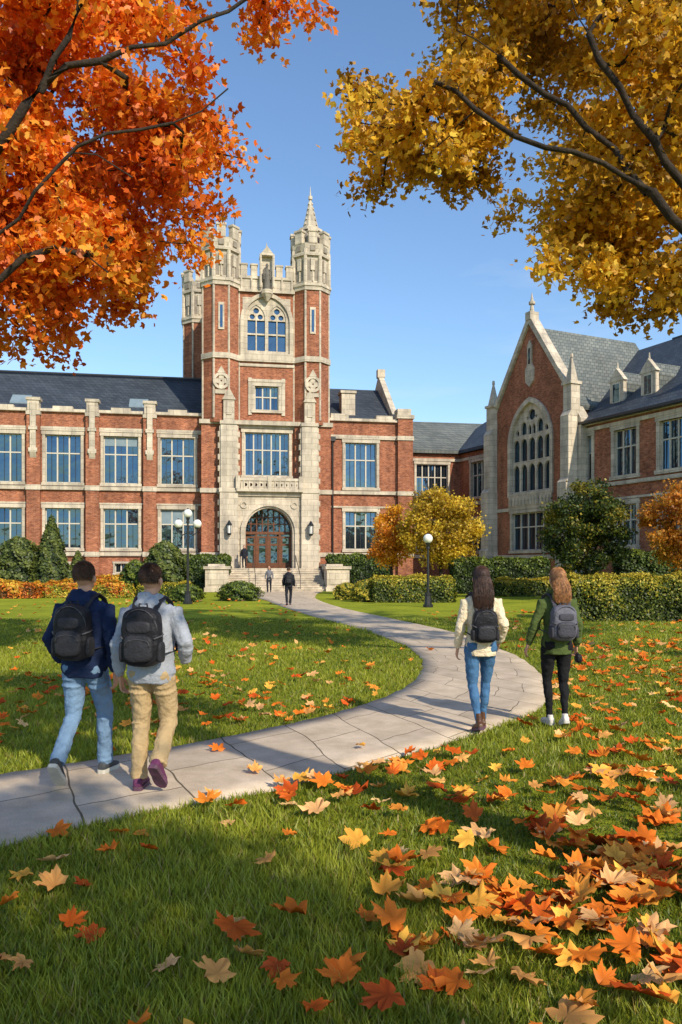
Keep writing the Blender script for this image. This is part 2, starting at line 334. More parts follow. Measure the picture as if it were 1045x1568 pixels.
s.box(-2.3,2.6,-1.35,.0,7.25,7.45); s.box(-2.25,2.55,-1.3,-1.1,8.05,8.25)
for i in range(13): x=-2.15+i*.38; s.fr(x,-1.2,7.45,8.05,.09,.09,6)
for x in (-2.2,.12,2.45): s.box(x-.16,x+.16,-1.36,-1.04,7.45,8.4)
s.plate([(-2.0,7.45),(-2.0,8.05),(2.3,8.05),(2.3,7.45)],[circ(-1.65+.37*i,7.75,.13,8) for i in range(11)],-1.24,-1.16)
B.glass.quad((-1.7,.3,1.6),(1.95,.3,1.6),(1.95,.3,6.2),(-1.7,.3,6.2))
D=B.doors
D.box(-1.65,1.9,.1,.28,4.15,4.35)
for i in range(9): x=-1.6+i*.43; D.box(x-.04,x+.04,.16,.27,4.35,6.0)
for z in (4.9,5.4): D.box(-1.6,1.85,.17,.26,z,z+.06)
for i in range(5): x=-1.65+i*.886; D.box(x-.08,x+.08,.1,.28,1.6,4.2)
for i in range(4):
    a=-1.57+i*.886; b=a+.726; D.box(a,a+.12,.14,.24,1.6,4.0); D.box(b-.12,b,.14,.24,1.6,4.0); D.box(a+.12,b-.12,.14,.24,1.6,2.0); D.box(a+.12,b-.12,.14,.24,3.3,3.45); D.box(a+.12,b-.12,.14,.24,3.88,4.0)
for i in range(10):
    s.box(-3.0,3.7,-5.3+.3*i,-5.0+.3*i,0,.16*(i+1)-.002*(i%2)); s.box(-3.0,3.7,-5.34+.3*i,-5.3+.3*i,.16*(i+1)-.05,.16*(i+1)-.004)
s.box(-3.0,3.7,-2.3,-.86,0,1.6); s.box(-2.0,2.3,-.86,.5,1.0,1.597)
for x0,x1 in ((-4.6,-3.02),(3.72,5.3)):
    s.box(x0,x1,-5.6,-4.2,0,1.55); s.box(x0-.12,x1+.12,-5.72,-4.08,1.55,1.75); s.box(x0-.08,x1+.08,-5.68,-4.12,0,.3)
    s.box(x0+.3,x1-.3,-4.2,-.5,0,1.75); s.box(x0+.2,x1-.2,-4.1,-.5,1.75,1.9); s.box(x0+.2,x1-.2,-5.64,-5.61,.5,1.35)
for hx in (-1.2,1.9):
    B.pipes.box(hx-.02,hx+.02,-5.25,-5.21,.16,1.1); B.pipes.box(hx-.02,hx+.02,-2.4,-2.36,1.6,2.55)
    B.pipes.prismx([(-5.25,1.06),(-2.36,2.51),(-2.36,2.56),(-5.25,1.11)],hx-.021,hx+.021)
B.pipes.fr(5.15,.6,0,11.6,.06,.06,8); B.pipes.box(4.95,5.35,.45,.75,11.4,11.75)
LY=12.0
ops=[(14.85,18.1,8.3,11.3),(11.5,14.3,8.3,11.3),(14.85,18.1,3.3,6.0)]
B.wall(11,19.4,0,12.4,LY,ops)
for o in ops: B.window(*o,LY,5,(.6,),.2,False)
s.box(11,19.4,LY-.14,LY+.1,11.6,11.85); s.box(11,19.4,LY-.2,LY+.1,7.4,7.7); s.box(11,19.4,LY-.3,LY+.1,12.3,12.6); s.box(11,19.4,LY-.15,LY+.05,2.5,2.8)
B.roof_pale.prismx([(LY-.4,12.6),(LY+6,16.4),(LY+12,12.6),(LY+12,12.3),(LY-.4,12.3)],9,24)
B.walls.box(9,19.3,LY+.5,LY+11.6,0,12.25)
B.finish(MATS)
# ------------------------------------------------------------------ gabled hall + right wing
H=Bld('gothic_gabled_hall',(18.2,60.4,0),math.radians(-64.8))
s=H.stone; FY=-3.9; cx=-1.1
H.walls.plate([(-5.4,0),(-5.4,13.7),(cx,20.0),(3.2,13.7),(3.2,0)],[arch(cx,2.4,7.3,11.0,3.15),[(-3.4,2.95),(-3.4,5.8),(1.2,5.8),(1.2,2.95)]],FY,FY+.4)
s.plate(arch(cx,2.62,7.05,11.0,3.45),[arch(cx,2.32,7.3,11.0,3.05)],FY-.14,FY+.12)
holes=[arch(cx-1.84+.92*i,.375,7.45,9.0,.5,6) for i in range(5)]+[arch(cx-1.84+.92*i,.375,9.75,11.0,.45,6) for i in range(5)]+[arch(cx-.95,.34,11.75,12.25,.5,6),arch(cx+.95,.34,11.75,12.25,.5,6),circ(cx,13.15,.42,10),arch(cx-.24,.19,11.7,12.1,.35,5),arch(cx+.24,.19,11.7,12.1,.35,5),circ(cx-1.7,11.95,.22,8),circ(cx+1.7,11.95,.22,8),circ(cx-.5,12.95,.13,8),circ(cx+.5,12.95,.13,8)]
s.plate(arch(cx,2.33,7.32,11.0,3.06),holes,FY+.13,FY+.3)
H.glass.quad((cx-2.4,FY+.34,7.2),(cx+2.4,FY+.34,7.2),(cx+2.4,FY+.34,14.3),(cx-2.4,FY+.34,14.3))
H.window(-3.4,1.2,2.95,5.8,FY,5,(.62,),.22,False)
s.box(-5.4,3.2,FY-.1,FY+.05,6.0,6.25)
s.box(-3.6,1.4,FY-.12,FY+.05,6.25,7.05)
for i in range(12): x=-3.3+i*.4; s.box(x-.1,x+.1,FY-.2,FY-.1,6.4,6.95)
s.box(-5.4,3.2,FY-.18,FY+.05,2.3,2.6)
s.prismy([(-5.75,13.5),(-5.75,14.0),(cx,20.65),(cx,19.95)],FY-.2,FY+.6); s.prismy([(3.55,13.5),(cx,19.95),(cx,20.65),(3.55,14.0)],FY-.2,FY+.6)
s.box(cx-.3,cx+.3,FY-.25,FY+.55,20.2,20.8); s.fr(cx,FY+.15,20.8,21.4,.2,.1); s.fr(cx,FY+.15,21.4,21.6,.25,.25); s.fr(cx,FY+.15,21.6,22.3,.14,.02)
s.prismy([(cx-.45,15.6),(cx-.5,16.5),(cx-.25,16.9),(cx-.25,18.3),(cx,18.7),(cx+.25,18.3),(cx+.25,16.9),(cx+.5,16.5),(cx+.45,15.6),(cx,15.2)],FY-.12,FY+.05)
H.glass.quad((cx-.12,FY-.125,16.9),(cx+.12,FY-.125,16.9),(cx+.12,FY-.125,18.1),(cx-.12,FY-.125,18.1))
for bx in (-5.65,3.45):
    sg=-1 if bx<0 else 1
    s.box(bx-.5,bx+.5,FY-1.1,FY+.1,0,3.0); s.box(bx-.46,bx+.46,FY-.95,FY+.1,3.0,7.6); s.prismx([(FY-1.1,3.0),(FY-.2,3.5),(FY-.2,3.0)],bx-.5,bx+.5)
    s.box(bx-.42,bx+.42,FY-.7,FY+.1,7.6,12.2); s.prismx([(FY-.95,7.6),(FY-.3,8.3),(FY-.3,7.6)],bx-.46,bx+.46)
    s.prismx([(FY-.72,12.2),(FY+.1,13.4),(FY+.1,12.2)],bx-.44,bx+.44)
    s.box(bx-.4,bx+.4,FY-.45,FY+.35,12.3,14.4); s.box(bx-.5,bx+.5,FY-.55,FY+.45,14.4,14.6); s.fr(bx,FY-.05,14.6,16.4,.45,.05,4); s.fr(bx,FY-.05,16.3,16.6,.13,.1,6)
    s.box(min(bx,bx+sg*1.0),max(bx,bx+sg*1.0),FY+.12,FY+1.0,0,7.4); s.box(min(bx,bx+sg*.7),max(bx,bx+sg*.7),FY+.15,FY+.95,7.4,12.0)
    s.prismy([(bx,12.0),(bx+sg*.7,12.0),(bx,13.0)],FY+.15,FY+.95); s.prismy([(bx,7.4),(bx+sg*1.0,7.4),(bx,8.2)],FY+.13,FY+.97)
H.walls.box(-5.38,3.18,FY+.5,6,0,13.2)
H.roof_pale.prismy([(-5.7,13.1),(cx,19.75),(3.5,13.1),(3.4,12.8),(-5.6,12.8)],FY+.55,6.6)
WY=-3.15
wc=[4.2,7.65,11.5,15.3,19.1,23]
ops=[]
for i,c in enumerate(wc):
    hw=.5 if i==0 else 1.1
    ops+=[(c-hw,c+hw,7.7,10.75),(c-hw,c+hw,3.1,5.8)]
H.wall(3.2,30,0,11.6,WY,ops)
for i,o in enumerate(ops): H.window(*o,WY,1 if i<2 else 3,(.62,),.24)
s.box(3.2,30,WY-.16,WY+.05,7.1,7.35); s.box(3.2,30,WY-.12,WY+.05,6.15,6.3); s.box(3.2,30,WY-.2,WY+.05,2.3,2.55); s.box(3.2,30,WY-.14,WY+.05,11.05,11.3); s.box(3.2,30,WY-.3,WY+.05,11.45,11.7)
s.box(3.2,30,WY-.26,WY+.05,0,.5)
H.walls.box(3.2,30,WY+.5,15,0,11.5)
H.roof.prismx([(WY-.5,11.7),(6.4,19.0),(16.3,11.7),(16.3,11.5),(WY-.5,11.5)],-.9,30.5)
H.pipes.box(3.2,30.5,WY-.62,WY-.5,11.55,11.72)
H.pipes.box(2.9,30,6.3,6.5,18.92,19.08)
for x in (5.6,8.4,13.5,18):
    s.box(x-.62,x+.62,-1.9,-1.6,12.6,14.4); s.prismy([(x-.75,14.4),(x,15.3),(x+.75,14.4)],-1.95,-1.6); s.fr(x,-1.8,15.2,15.7,.08,.03,6)
    H.roof_pale.prismy([(x-.7,14.2),(x,15.1),(x+.7,14.2),(x+.6,13.0),(x-.6,13.0)],-1.6,1.5)
    H.frames.box(x-.36,x+.36,-1.95,-1.9,12.9,14.3)
    for i in (0,1): H.glass.quad((x-.3+.31*i,-1.96,12.98),(x-.02+.31*i,-1.96,12.98),(x-.02+.31*i,-1.96,14.2),(x-.3+.31*i,-1.96,14.2))
ops=[(-14.6,-12.2,8.1,11.3),(-14.6,-12.2,3.1,6.0),(-10.5,-8.1,8.1,11.3),(-10.5,-8.1,3.1,6.0)]
H.wall(-17,-5.3,0,12.4,0,ops)
for o in ops: H.window(*o,0,3,(.62,),.22,False)
s.box(-17,-5.3,-.14,.05,11.6,11.85); s.box(-17,-5.3,-.2,.05,7.35,7.7); s.box(-17,-5.3,-.3,.05,12.3,12.6); s.box(-17,-5.3,-.15,.05,2.4,2.7)
H.walls.box(-17,-5.4,.5,9,0,12.2); H.roof.prismx([(-.4,12.6),(5.5,16.4),(11.4,12.6),(11.4,12.3),(-.4,12.3)],-20,-4)
H.finish(MATS)
# ------------------------------------------------------------------ ground & path
def catmull(P,n=8):
    P=np.array(P,float); out=[]
    for i in range(len(P)-1):
        p0=P[max(i-1,0)];p1=P[i];p2=P[i+1];p3=P[min(i+2,len(P)-1)]
        for k in range(n):
            t=k/n; out.append(.5*((2*p1)+(-p0+p2)*t+(2*p0-5*p1+4*p2-p3)*t*t+(-p0+3*p1-3*p2+p3)*t**3))
    out.append(P[-1]); return np.array(out)
PL=[(-9.5,.6),(-7,2.6),(-5,4.35),(-3.6,5.65),(-2.76,6.44),(-2.1,6.98),(-1.39,7.62),(-.51,8.57),(.3,9.78),(.89,11.1),(1.28,12.8),(1.47,14.6),(1.45,16.2),(1.27,17.9),(.48,21.8),(-.94,27.2),(-2.4,33.4),(-4.2,42),(-6.2,49.5),(-7.5,54.3)]
PR=[(-8.3,-1),(-6,1.0),(-4.0,2.85),(-2.8,4.1),(-2.06,4.82),(-1.43,5.43),(-.6,5.98),(.1,6.65),(1.13,7.77),(2.03,8.94),(2.66,10.2),(3.05,11.8),(3.3,14.4),(3.25,16.4),(2.9,20.5),(1.5,26.5),(-.1,33.4),(-1.3,42),(-1.5,49.5),(-1.3,55.4)]
cl=catmull(PL); cr=catmull(PR)
je=np.random.default_rng(4); 
for arr in (cl,cr): arr+=je.normal(0,.012,arr.shape)
def mk_path():
    n=len(cl); K=7; V=[];UV=[];d=0
    for i in range(n):
        if i: d+=np.linalg.norm((cl[i]+cr[i])/2-(cl[i-1]+cr[i-1])/2)
        w=np.linalg.norm(cl[i]-cr[i])
        for k in range(K):
            p=cl[i]+(cr[i]-cl[i])*k/(K-1); V.append((p[0],p[1],.022)); UV.append((d,(k/(K-1)-.5)*w))
    F=[(i*K+k,(i+1)*K+k,(i+1)*K+k+1,i*K+k+1) for i in range(n-1) for k in range(K-1)]
    b=len(V)
    for i in range(n):
        for q in (cl[i],cr[i]): V.append((q[0],q[1],-.05)); UV.append((0,0))
    for i in range(n-1):
        F.append((i*K,b+2*i,b+2*i+2,(i+1)*K)); F.append((i*K+K-1,(i+1)*K+K-1,b+2*i+3,b+2*i+1))
    o=npmesh('stone_path',V,F,None); me=o.data
    uv=me.uv_layers.new(name='UVMap'); idx=np.array(F).ravel(); uv.data.foreach_set('uv',np.array(UV,dtype=np.float32)[idx].ravel())
    m,nt,out=newmat('flagstone'); p=N(nt,'ShaderNodeBsdfPrincipled'); p.inputs['Roughness'].default_value=.85; p.inputs['Specular IOR Level'].default_value=.2
    tc=N(nt,'ShaderNodeTexCoord'); 
    nz=N(nt,'ShaderNodeTexNoise'); nz.inputs['Scale'].default_value=1.1; L(nt,tc.outputs['Object'],nz.inputs['Vector'])
    ms=N(nt,'ShaderNodeVectorMath',operation='SCALE'); L(nt,nz.outputs['Color'],ms.inputs[0]); ms.inputs['Scale'].default_value=.16
    va=N(nt,'ShaderNodeVectorMath',operation='ADD'); L(nt,tc.outputs['UV'],va.inputs[0]); L(nt,ms.outputs[0],va.inputs[1])
    mp=N(nt,'ShaderNodeMapping'); mp.inputs['Rotation'].default_value=(0,0,math.radians(90)); L(nt,va.outputs[0],mp.inputs[0])
    br=N(nt,'ShaderNodeTexBrick'); L(nt,mp.outputs[0],br.inputs['Vector'])
    for k,v in (('Scale',1),('Brick Width',1.05),('Row Height',.78),('Mortar Size',.009),('Mortar Smooth',.4)): br.inputs[k].default_value=v
    br.inputs['Color1'].default_value=(.66,.54,.41,1); br.inputs['Color2'].default_value=(.53,.435,.335,1); br.inputs['Mortar'].default_value=(.15,.12,.08,1)
    n2=N(nt,'ShaderNodeTexNoise'); n2.inputs['Scale'].default_value=2.2; n2.inputs['Detail'].default_value=10; n2.inputs['Roughness'].default_value=.7; L(nt,tc.outputs['Object'],n2.inputs['Vector'])
    f=ramp(nt,n2.outputs[0],[(.25,(.62,.60,.55)),(.7,(1.1,1.1,1.1))]); col=mixrgb(nt,1,br.outputs['Color'],f,'MULTIPLY')
    n3=N(nt,'ShaderNodeTexNoise'); n3.inputs['Scale'].default_value=90; n3.inputs['Detail'].default_value=3; L(nt,tc.outputs['Object'],n3.inputs['Vector'])
    f3=ramp(nt,n3.outputs[0],[(.3,(.82,.82,.82)),(.7,(1.1,1.1,1.1))]); col=mixrgb(nt,1,col,f3,'MULTIPLY')
    L(nt,col,p.inputs['Base Color']); b=N(nt,'ShaderNodeBump'); b.inputs['Strength'].default_value=.5; b.inputs['Distance'].default_value=.01; b.invert=True
    L(nt,br.outputs['Fac'],b.inputs['Height']); L(nt,b.outputs[0],p.inputs['Normal']); L(nt,p.outputs[0],out.inputs[0]); me.materials.append(m)
mk_path()
def mk_ground():
    m,nt,out=newmat('lawn'); p=N(nt,'ShaderNodeBsdfPrincipled'); p.inputs['Roughness'].default_value=.95; p.inputs['Specular IOR Level'].default_value=.1
    tc=N(nt,'ShaderNodeTexCoord'); a=N(nt,'ShaderNodeTexNoise'); a.inputs['Scale'].default_value=.35; a.inputs['Detail'].default_value=8; a.inputs['Roughness'].default_value=.7; L(nt,tc.outputs['Object'],a.inputs['Vector'])
    c=ramp(nt,a.outputs[0],[(.3,(.18,.23,.017)),(.7,(.39,.41,.032))])
    b=N(nt,'ShaderNodeTexNoise'); b.inputs['Scale'].default_value=14; b.inputs['Detail'].default_value=6; b.inputs['Roughness'].default_value=.75; L(nt,tc.outputs['Object'],b.inputs['Vector'])
    f=ramp(nt,b.outputs[0],[(.3,(.5,.55,.5)),(.7,(1.3,1.25,1.2))]); c=mixrgb(nt,1,c,f,'MULTIPLY'); L(nt,c,p.inputs['Base Color'])
    bb=N(nt,'ShaderNodeBump'); bb.inputs['Strength'].default_value=.8; bb.inputs['Distance'].default_value=.05; L(nt,b.outputs[0],bb.inputs['Height']); L(nt,bb.outputs[0],p.inputs['Normal'])
    L(nt,p.outputs[0],out.inputs[0])
    me=bpy.data.meshes.new('lawn_ground'); S=900; me.from_pydata([(-S,-S,0),(S,-S,0),(S,S,0),(-S,S,0)],[],[(0,1,2,3)]); link(me,'lawn_ground',m)
mk_ground()
poly=np.vstack([cl,cr[::-1]])
def inpoly(x,y,P=poly):
    c=np.zeros(len(x),bool); n=len(P); j=n-1
    for i in range(n):
        xi,yi=P[i];xj,yj=P[j]
        with np.errstate(divide='ignore',invalid='ignore'):
            c^=((yi>y)!=(yj>y))&(x<(xj-xi)*(y-yi)/(yj-yi+1e-12)+xi)
        j=i
    return c
def vnoise(x,y,s,seed=0):
    r=np.random.default_rng(seed); out=np.zeros_like(x)
    for k in range(7):
        a=r.uniform(0,6.28); f=s*r.uniform(.6,1.7); out+=np.sin(x*f*math.cos(a)+y*f*math.sin(a)+r.uniform(0,6.28))
    return out/2.6
def mk_grass():
    n=450000; u=RNG.random(n); Y=1.7*(26/1.7)**u
    half=.60*Y+1.5; X=RNG.uniform(-1,1,n)*half
    m=~inpoly(X,Y); X=X[m];Y=Y[m]; n=len(X)
    k=vnoise(X,Y,1.6,3)+.5*vnoise(X,Y,7,9)
    h=RNG.uniform(.022,.064,n)*(1+.28*k)*(1+.012*Y); w=.0029*(1+Y/5.0)*RNG.uniform(.7,1.4,n)
    a=RNG.uniform(0,2*np.pi,n); lean=RNG.uniform(.1,1.1,n)*h; la=RNG.uniform(0,2*np.pi,n)+2*k
    V=np.zeros((n,3,3),np.float32)
    V[:,0,0]=X-np.cos(a)*w;V[:,0,1]=Y-np.sin(a)*w; V[:,1,0]=X+np.cos(a)*w;V[:,1,1]=Y+np.sin(a)*w; V[:,:2,2]=-.003
    V[:,2,0]=X+np.cos(la)*lean;V[:,2,1]=Y+np.sin(la)*lean;V[:,2,2]=np.maximum(h,.012)
    t=np.clip(.48+.30*k+RNG.normal(0,.28,n),0,1)[:,None]
    c=np.array([.13,.195,.015])*(1-t)+np.array([.50,.53,.045])*t
    dry=(RNG.random(n)<.06)[:,None]; c=np.where(dry,np.array([.50,.38,.11]),c)
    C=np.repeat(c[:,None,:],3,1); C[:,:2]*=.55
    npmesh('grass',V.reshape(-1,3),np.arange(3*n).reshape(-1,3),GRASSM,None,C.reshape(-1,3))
mk_grass()
# ------------------------------------------------------------------ leaf instancing into one mesh
def polar(half):
    pts=[(a,r) for a,r in half]; full=pts+[(180-a,r) for a,r in reversed(pts) if a not in (90,-90)]
    return np.array([(r*math.cos(math.radians(a)),r*math.sin(math.radians(a)),0) for a,r in full])
MAPLE=polar([(90,1),(84,.78),(74,.80),(64,.50),(54,.70),(46,.70),(37,.98),(29,.76),(20,.74),(9,.48),(-3,.58),(-17,.72),(-28,.54),(-48,.42),(-70,.32),(-90,.16)])
CROWN=polar([(90,1),(60,.50),(32,.85),(-8,.52),(-90,.35)])
OVAL=np.array([(0,1,0),(-.45,.3,.05),(-.35,-.6,0),(.35,-.6,0),(.45,.3,.05)])
def frames(nrm,rng):
    nrm=nrm/np.linalg.norm(nrm,axis=1,keepdims=True); r=rng.normal(size=nrm.shape); t=np.cross(nrm,r); t/=np.linalg.norm(t,axis=1,keepdims=True); return t,np.cross(nrm,t),nrm
def leafmesh(name,P,nrm,size,col,shape,mat,parent=None,fan=False,curl=0,rng=RNG):
    n=len(P); t,b,nn=frames(nrm,rng); sh=shape.copy()
    if fan: sh=np.vstack([[0,0,0],sh])
    K=len(sh); S=np.broadcast_to(sh,(n,K,3)).copy()
    if curl:
        r2=(S[:,:,0]**2+S[:,:,1]**2); cu=rng.uniform(-.35,1,n)[:,None]*curl; fold=rng.uniform(0,1,n)[:,None]*curl
        S[:,:,0]*=rng.uniform(.75,1.1,n)[:,None]; S[:,:,0]+=rng.uniform(-.15,.15,n)[:,None]*S[:,:,1]
        S[:,:,2]=cu*r2+fold*np.abs(S[:,:,0])+rng.normal(0,curl*.20,(n,K))
    V=P[:,None,:]+size[:,None,None]*(S[:,:,0:1]*t[:,None]+S[:,:,1:2]*b[:,None]+S[:,:,2:3]*nn[:,None])
    C=np.repeat(col[:,None,:],K,1)
    if fan:
        V[:,:,2]=np.maximum(V[:,:,2],.026)
        C[:,0]*=.66; C[:,1:]*=rng.uniform(.78,1.12,(n,K-1,1)); k=K-1; tri=np.array([(0,1+i,1+(i+1)%k) for i in range(k)]); F=(np.arange(n)[:,None,None]*K+tri[None]).reshape(-1,3)
    else: F=np.arange(n*K).reshape(n,K)
    return npmesh(name,V.reshape(-1,3),F,mat,parent,C.reshape(-1,3))
def pick(pal,n,jit=.15,t=None,rng=RNG):
    pal=np.array(pal); i=rng.integers(0,len(pal),n) if t is None else np.clip((t*len(pal)).astype(int),0,len(pal)-1)
    return np.clip(pal[i]*(1+rng.normal(0,jit,(n,1))),.003,.95)
# ------------------------------------------------------------------ trees
def resample(p,step):
    q=catmull(p,6); out=[q[0]]
    for a in q[1:]:
        if np.linalg.norm(a-out[-1])>=step: out.append(a)
    return out
def tree(name,limbs,att,pal,nleaf,leaf,sig=.22,r0=.008,step=.3,rmin=0.006,seed=1,mat=LEAF,trunk_r=None,shape=CROWN,up=.5):
    rng=np.random.default_rng(seed); M=60000; nd=np.zeros((M,3)); par=np.full(M,-1); k=0
    for i,lb in enumerate(limbs):
        pts=resample(lb,step)
        if i==0: prev=-1
        else:
            prev=int(np.argmin(((nd[:k]-pts[0])**2).sum(1)))
        for p in pts: nd[k]=p+(rng.normal(0,.025,3) if i else 0); par[k]=prev; prev=k; k+=1
    base=k; low=min(a[2] for a in att)-2.2
    d0=np.array([np.sqrt(((nd[:k]-a)**2).sum(1)).min() for a in att]); att=att[np.argsort(d0)]
    LN=[];
    for a in att:
        dd=((nd[:k]-a)**2).sum(1)+np.where(nd[:k,2]<low,400,0)+np.where(nd[:k,2]>a[2]+.3,.6,0); j=int(np.argmin(dd)); s0=nd[j].copy(); D=np.linalg.norm(a-s0)
        n=max(2,int(D/step)+1); off=rng.normal(0,.11*D,3); prev=j
        for q in range(1,n+1):
            t=q/n; p=s0+(a-s0)*t+off*math.sin(math.pi*t)+rng.normal(0,.02,3); p[2]+=.06*D*math.sin(math.pi*t)
            nd[k]=p; par[k]=prev; prev=k; k+=1
            if t>.35: LN.append(p)
        if k>M-100: break
    nd=nd[:k];par=par[:k]; cnt=np.zeros(k); hasc=np.zeros(k,bool); hasc[par[par>=0]]=True; cnt[~hasc]=1
    for i in range(k-1,0,-1):
        if par[i]>=0: cnt[par[i]]+=cnt[i]
    r=np.maximum(rmin,r0*cnt**.5)
    if trunk_r: r[cnt>cnt.max()*.9]=np.maximum(r[cnt>cnt.max()*.9],trunk_r)
    d=np.zeros((k,3)); ok=par>=0; d[ok]=nd[ok]-nd[par[ok]]; d[~ok]=(0,0,1); d/=np.maximum(np.linalg.norm(d,axis=1,keepdims=True),1e-6)
    E=np.nonzero(ok)[0]; S=7; pa=par[E]; main=np.einsum('ij,ij->i',d[E],d[pa])>.5
    da=np.where(main[:,None],d[pa],d[E]); ra=np.where(r[pa]>r[E]*1.7,r[E]*1.15,r[pa])
    def ring(c,dr,rr):
        ref=np.tile(np.array([.3,.2,.93]),(len(c),1)); ref[np.abs(dr@np.array([.3,.2,.93]))>.93]=(1,0,0)
        u=np.cross(dr,ref); u/=np.linalg.norm(u,axis=1,keepdims=True); v=np.cross(dr,u); a=np.arange(S)*2*np.pi/S
        return c[:,None]+rr[:,None,None]*(np.cos(a)[None,:,None]*u[:,None]+np.sin(a)[None,:,None]*v[:,None])
    Rg=np.concatenate([ring(nd[pa],da,ra),ring(nd[E],d[E],r[E])],1); q=np.array([(i,(i+1)%S,S+(i+1)%S,S+i) for i in range(S)])
    F=(np.arange(len(E))[:,None,None]*2*S+q[None]).reshape(-1,4)
    e=empty(name); npmesh('trunk_and_limbs',Rg.reshape(-1,3),F,BARK,e,smooth=True)
    LN=np.array(LN); i=rng.integers(0,len(LN),nleaf); P=LN[i]+rng.normal(0,sig,(nleaf,3))*np.array([1,1,.75])
    nrm=rng.normal(size=(nleaf,3))+np.array([0,0,up])
    t=np.clip(.5+.33*np.sin(LN[i,0]*2.1+1)*np.cos(LN[i,2]*2.3)+.2*np.sin(LN[i,1]*3)+rng.normal(0,.22,nleaf),0,.999)
    leafmesh('foliage',P,nrm,leaf*rng.uniform(.6,1.25,nleaf),pick(pal,nleaf,.16,t,rng),shape,mat,e,rng=rng)
    return e
def ellip(c,r,n,rng,cut=None,nz=.75,th=-.25,inner=.0,rag=0.):
    out=[]
    while len(out)<n:
        p=rng.uniform(-1,1,3); q=np.linalg.norm(p)
        w=np.array(c)+p*np.array(r)
        lim=1-rag*.5+rag*noise.noise(Vector(w*.55+np.array([7.,3.,1.])))*2 if rag else 1
        if q>min(lim,1.06) or q<inner: continue
        if noise.noise(Vector(w*nz))<th: continue
        if cut and not cut(w): continue
        out.append(w)
    return np.array(out)
rg=np.random.default_rng(11)
OR=[(.56,.105,.010),(.78,.165,.012),(.88,.225,.015),(.92,.30,.020),(.93,.40,.040)]
GO=[(.32,.17,.012),(.54,.29,.016),(.72,.39,.022),(.82,.48,.03),(.86,.58,.07)]
att=np.vstack([ellip((-6.3,10.7,10.0),(6.3,2.8,6.1),680,rg,cut=lambda w:w[0]>-5.6 or rg.random()<.22,inner=.3,th=-.01,nz=.62,rag=.13),
   ellip((-4.0,9.9,5.6),(1.5,1.0,1.25),75,rg,th=-.1,nz=1.1),ellip((-3.3,10.0,6.7),(1.6,1.0,1.1),50,rg,th=0,nz=1.1)])
tree('orange_maple_tree',[[(-7.0,10.4,-.1),(-6.95,10.3,2),(-6.7,10.2,3.6)],
  [(-6.7,10.2,3.6),(-5.2,9.5,5.0),(-3.85,9.0,6.44),(-3.4,8.95,7.0),(-3.1,8.9,7.3),(-2.45,8.9,7.45),(-1.7,9,7.75),(-1.0,9.1,8.3)],
  [(-6.4,10.1,3.9),(-5.0,9.3,4.8),(-3.85,8.9,5.41),(-3.4,8.8,5.75),(-2.97,8.75,6.26),(-2.37,8.8,6.55),(-1.7,8.9,6.75),(-1.1,9,7.2)],
  [(-5.0,9.3,4.6),(-3.85,9.0,4.97),(-3.5,9.0,5.26),(-3.04,9.1,5.3),(-2.7,9.2,5.1)],
  [(-3.4,8.95,7.0),(-3.0,8.9,7.7),(-2.8,9.0,8.5)],[(-2.97,8.75,6.26),(-2.6,8.8,6.2),(-2.1,8.9,5.9)],
  [(-6.7,10.2,3.6),(-6.9,10.3,6.5),(-6.2,10.6,9),(-5,10.6,11.5)],[(-6.8,10.3,5.5),(-5.3,11,8),(-3.8,11.2,10.2),(-2.2,11,11.5)],[(-6.8,10.2,4.5),(-9,10.5,7),(-10,10.6,9.5)]],
  att,OR,98000,.075,sig=.155,r0=.0085,seed=5,trunk_r=.3)
att=np.vstack([ellip((7.5,12,10.9),(8.1,3.0,5.9),800,rg,cut=lambda w:(w[0]<6.4 or rg.random()<.2) and w[0]>(w[2]-8.9)*.85,inner=.3,th=.0,nz=.60,rag=.13),
   ellip((4.3,10.9,6.5),(1.7,1.0,1.2),85,rg,th=-.05,nz=1.1),ellip((1.3,11.5,7.9),(1.4,1.2,1.0),50,rg,th=-.05,nz=1.1)])
tree('golden_maple_tree',[[(9.6,12,-.1),(9.4,11.9,1.8),(8.9,11.7,3.2)],
  [(8.9,11.7,3.2),(6.3,10.6,4.9),(4.28,10,5.95),(3.8,9.95,6.4),(3.1,9.9,6.75),(2.4,9.9,6.95),(1.8,10.1,7.4),(1.2,10.4,8.1)],
  [(5.6,10.4,5.3),(4.6,10.1,6.3),(3.9,10,7.05),(3.46,10,7.75),(3.1,10,8.4),(2.8,10.1,9.4)],
  [(3.9,10,6.4),(3.2,10.3,7.4),(2.4,10.5,8.2),(1.6,10.8,9.0)],
  [(8.9,11.7,3.2),(8.6,11.9,6),(7.2,11.9,9),(6,11.5,12)],[(8.8,11.8,4.5),(6.2,11.9,7.4),(4.9,12.2,9.6),(3.6,12.2,11.8)],[(8.8,11.8,4.5),(11,12,7),(12.5,12,10)]],
  att,GO,104000,.075,sig=.155,r0=.0085,seed=6,trunk_r=.34)
att=ellip((2.3,1.0,7.3),(2.0,1.7,1.5),90,rg); tree('maple_tree',[[(4.6,.4,-.1),(4.4,.4,3),(4,.5,5)],[(4,.5,5),(3,.9,6.4),(1.8,1.2,7.4)]],att,GO,7000,.1,seed=8,trunk_r=.2)
att=ellip((4.5,-5.7,7.6),(2.4,1.6,1.4),80,rg); tree('maple_tree',[[(7.6,-7.2,-.1),(7.3,-7.1,3),(7,-6.9,5)],[(7,-6.9,5),(5.8,-6.2,6.4),(4,-5.6,7.4)]],att,OR,5500,.10,seed=9,trunk_r=.2)
YE=[(.32,.21,.02),(.54,.36,.03),(.72,.49,.035),(.82,.60,.06)]
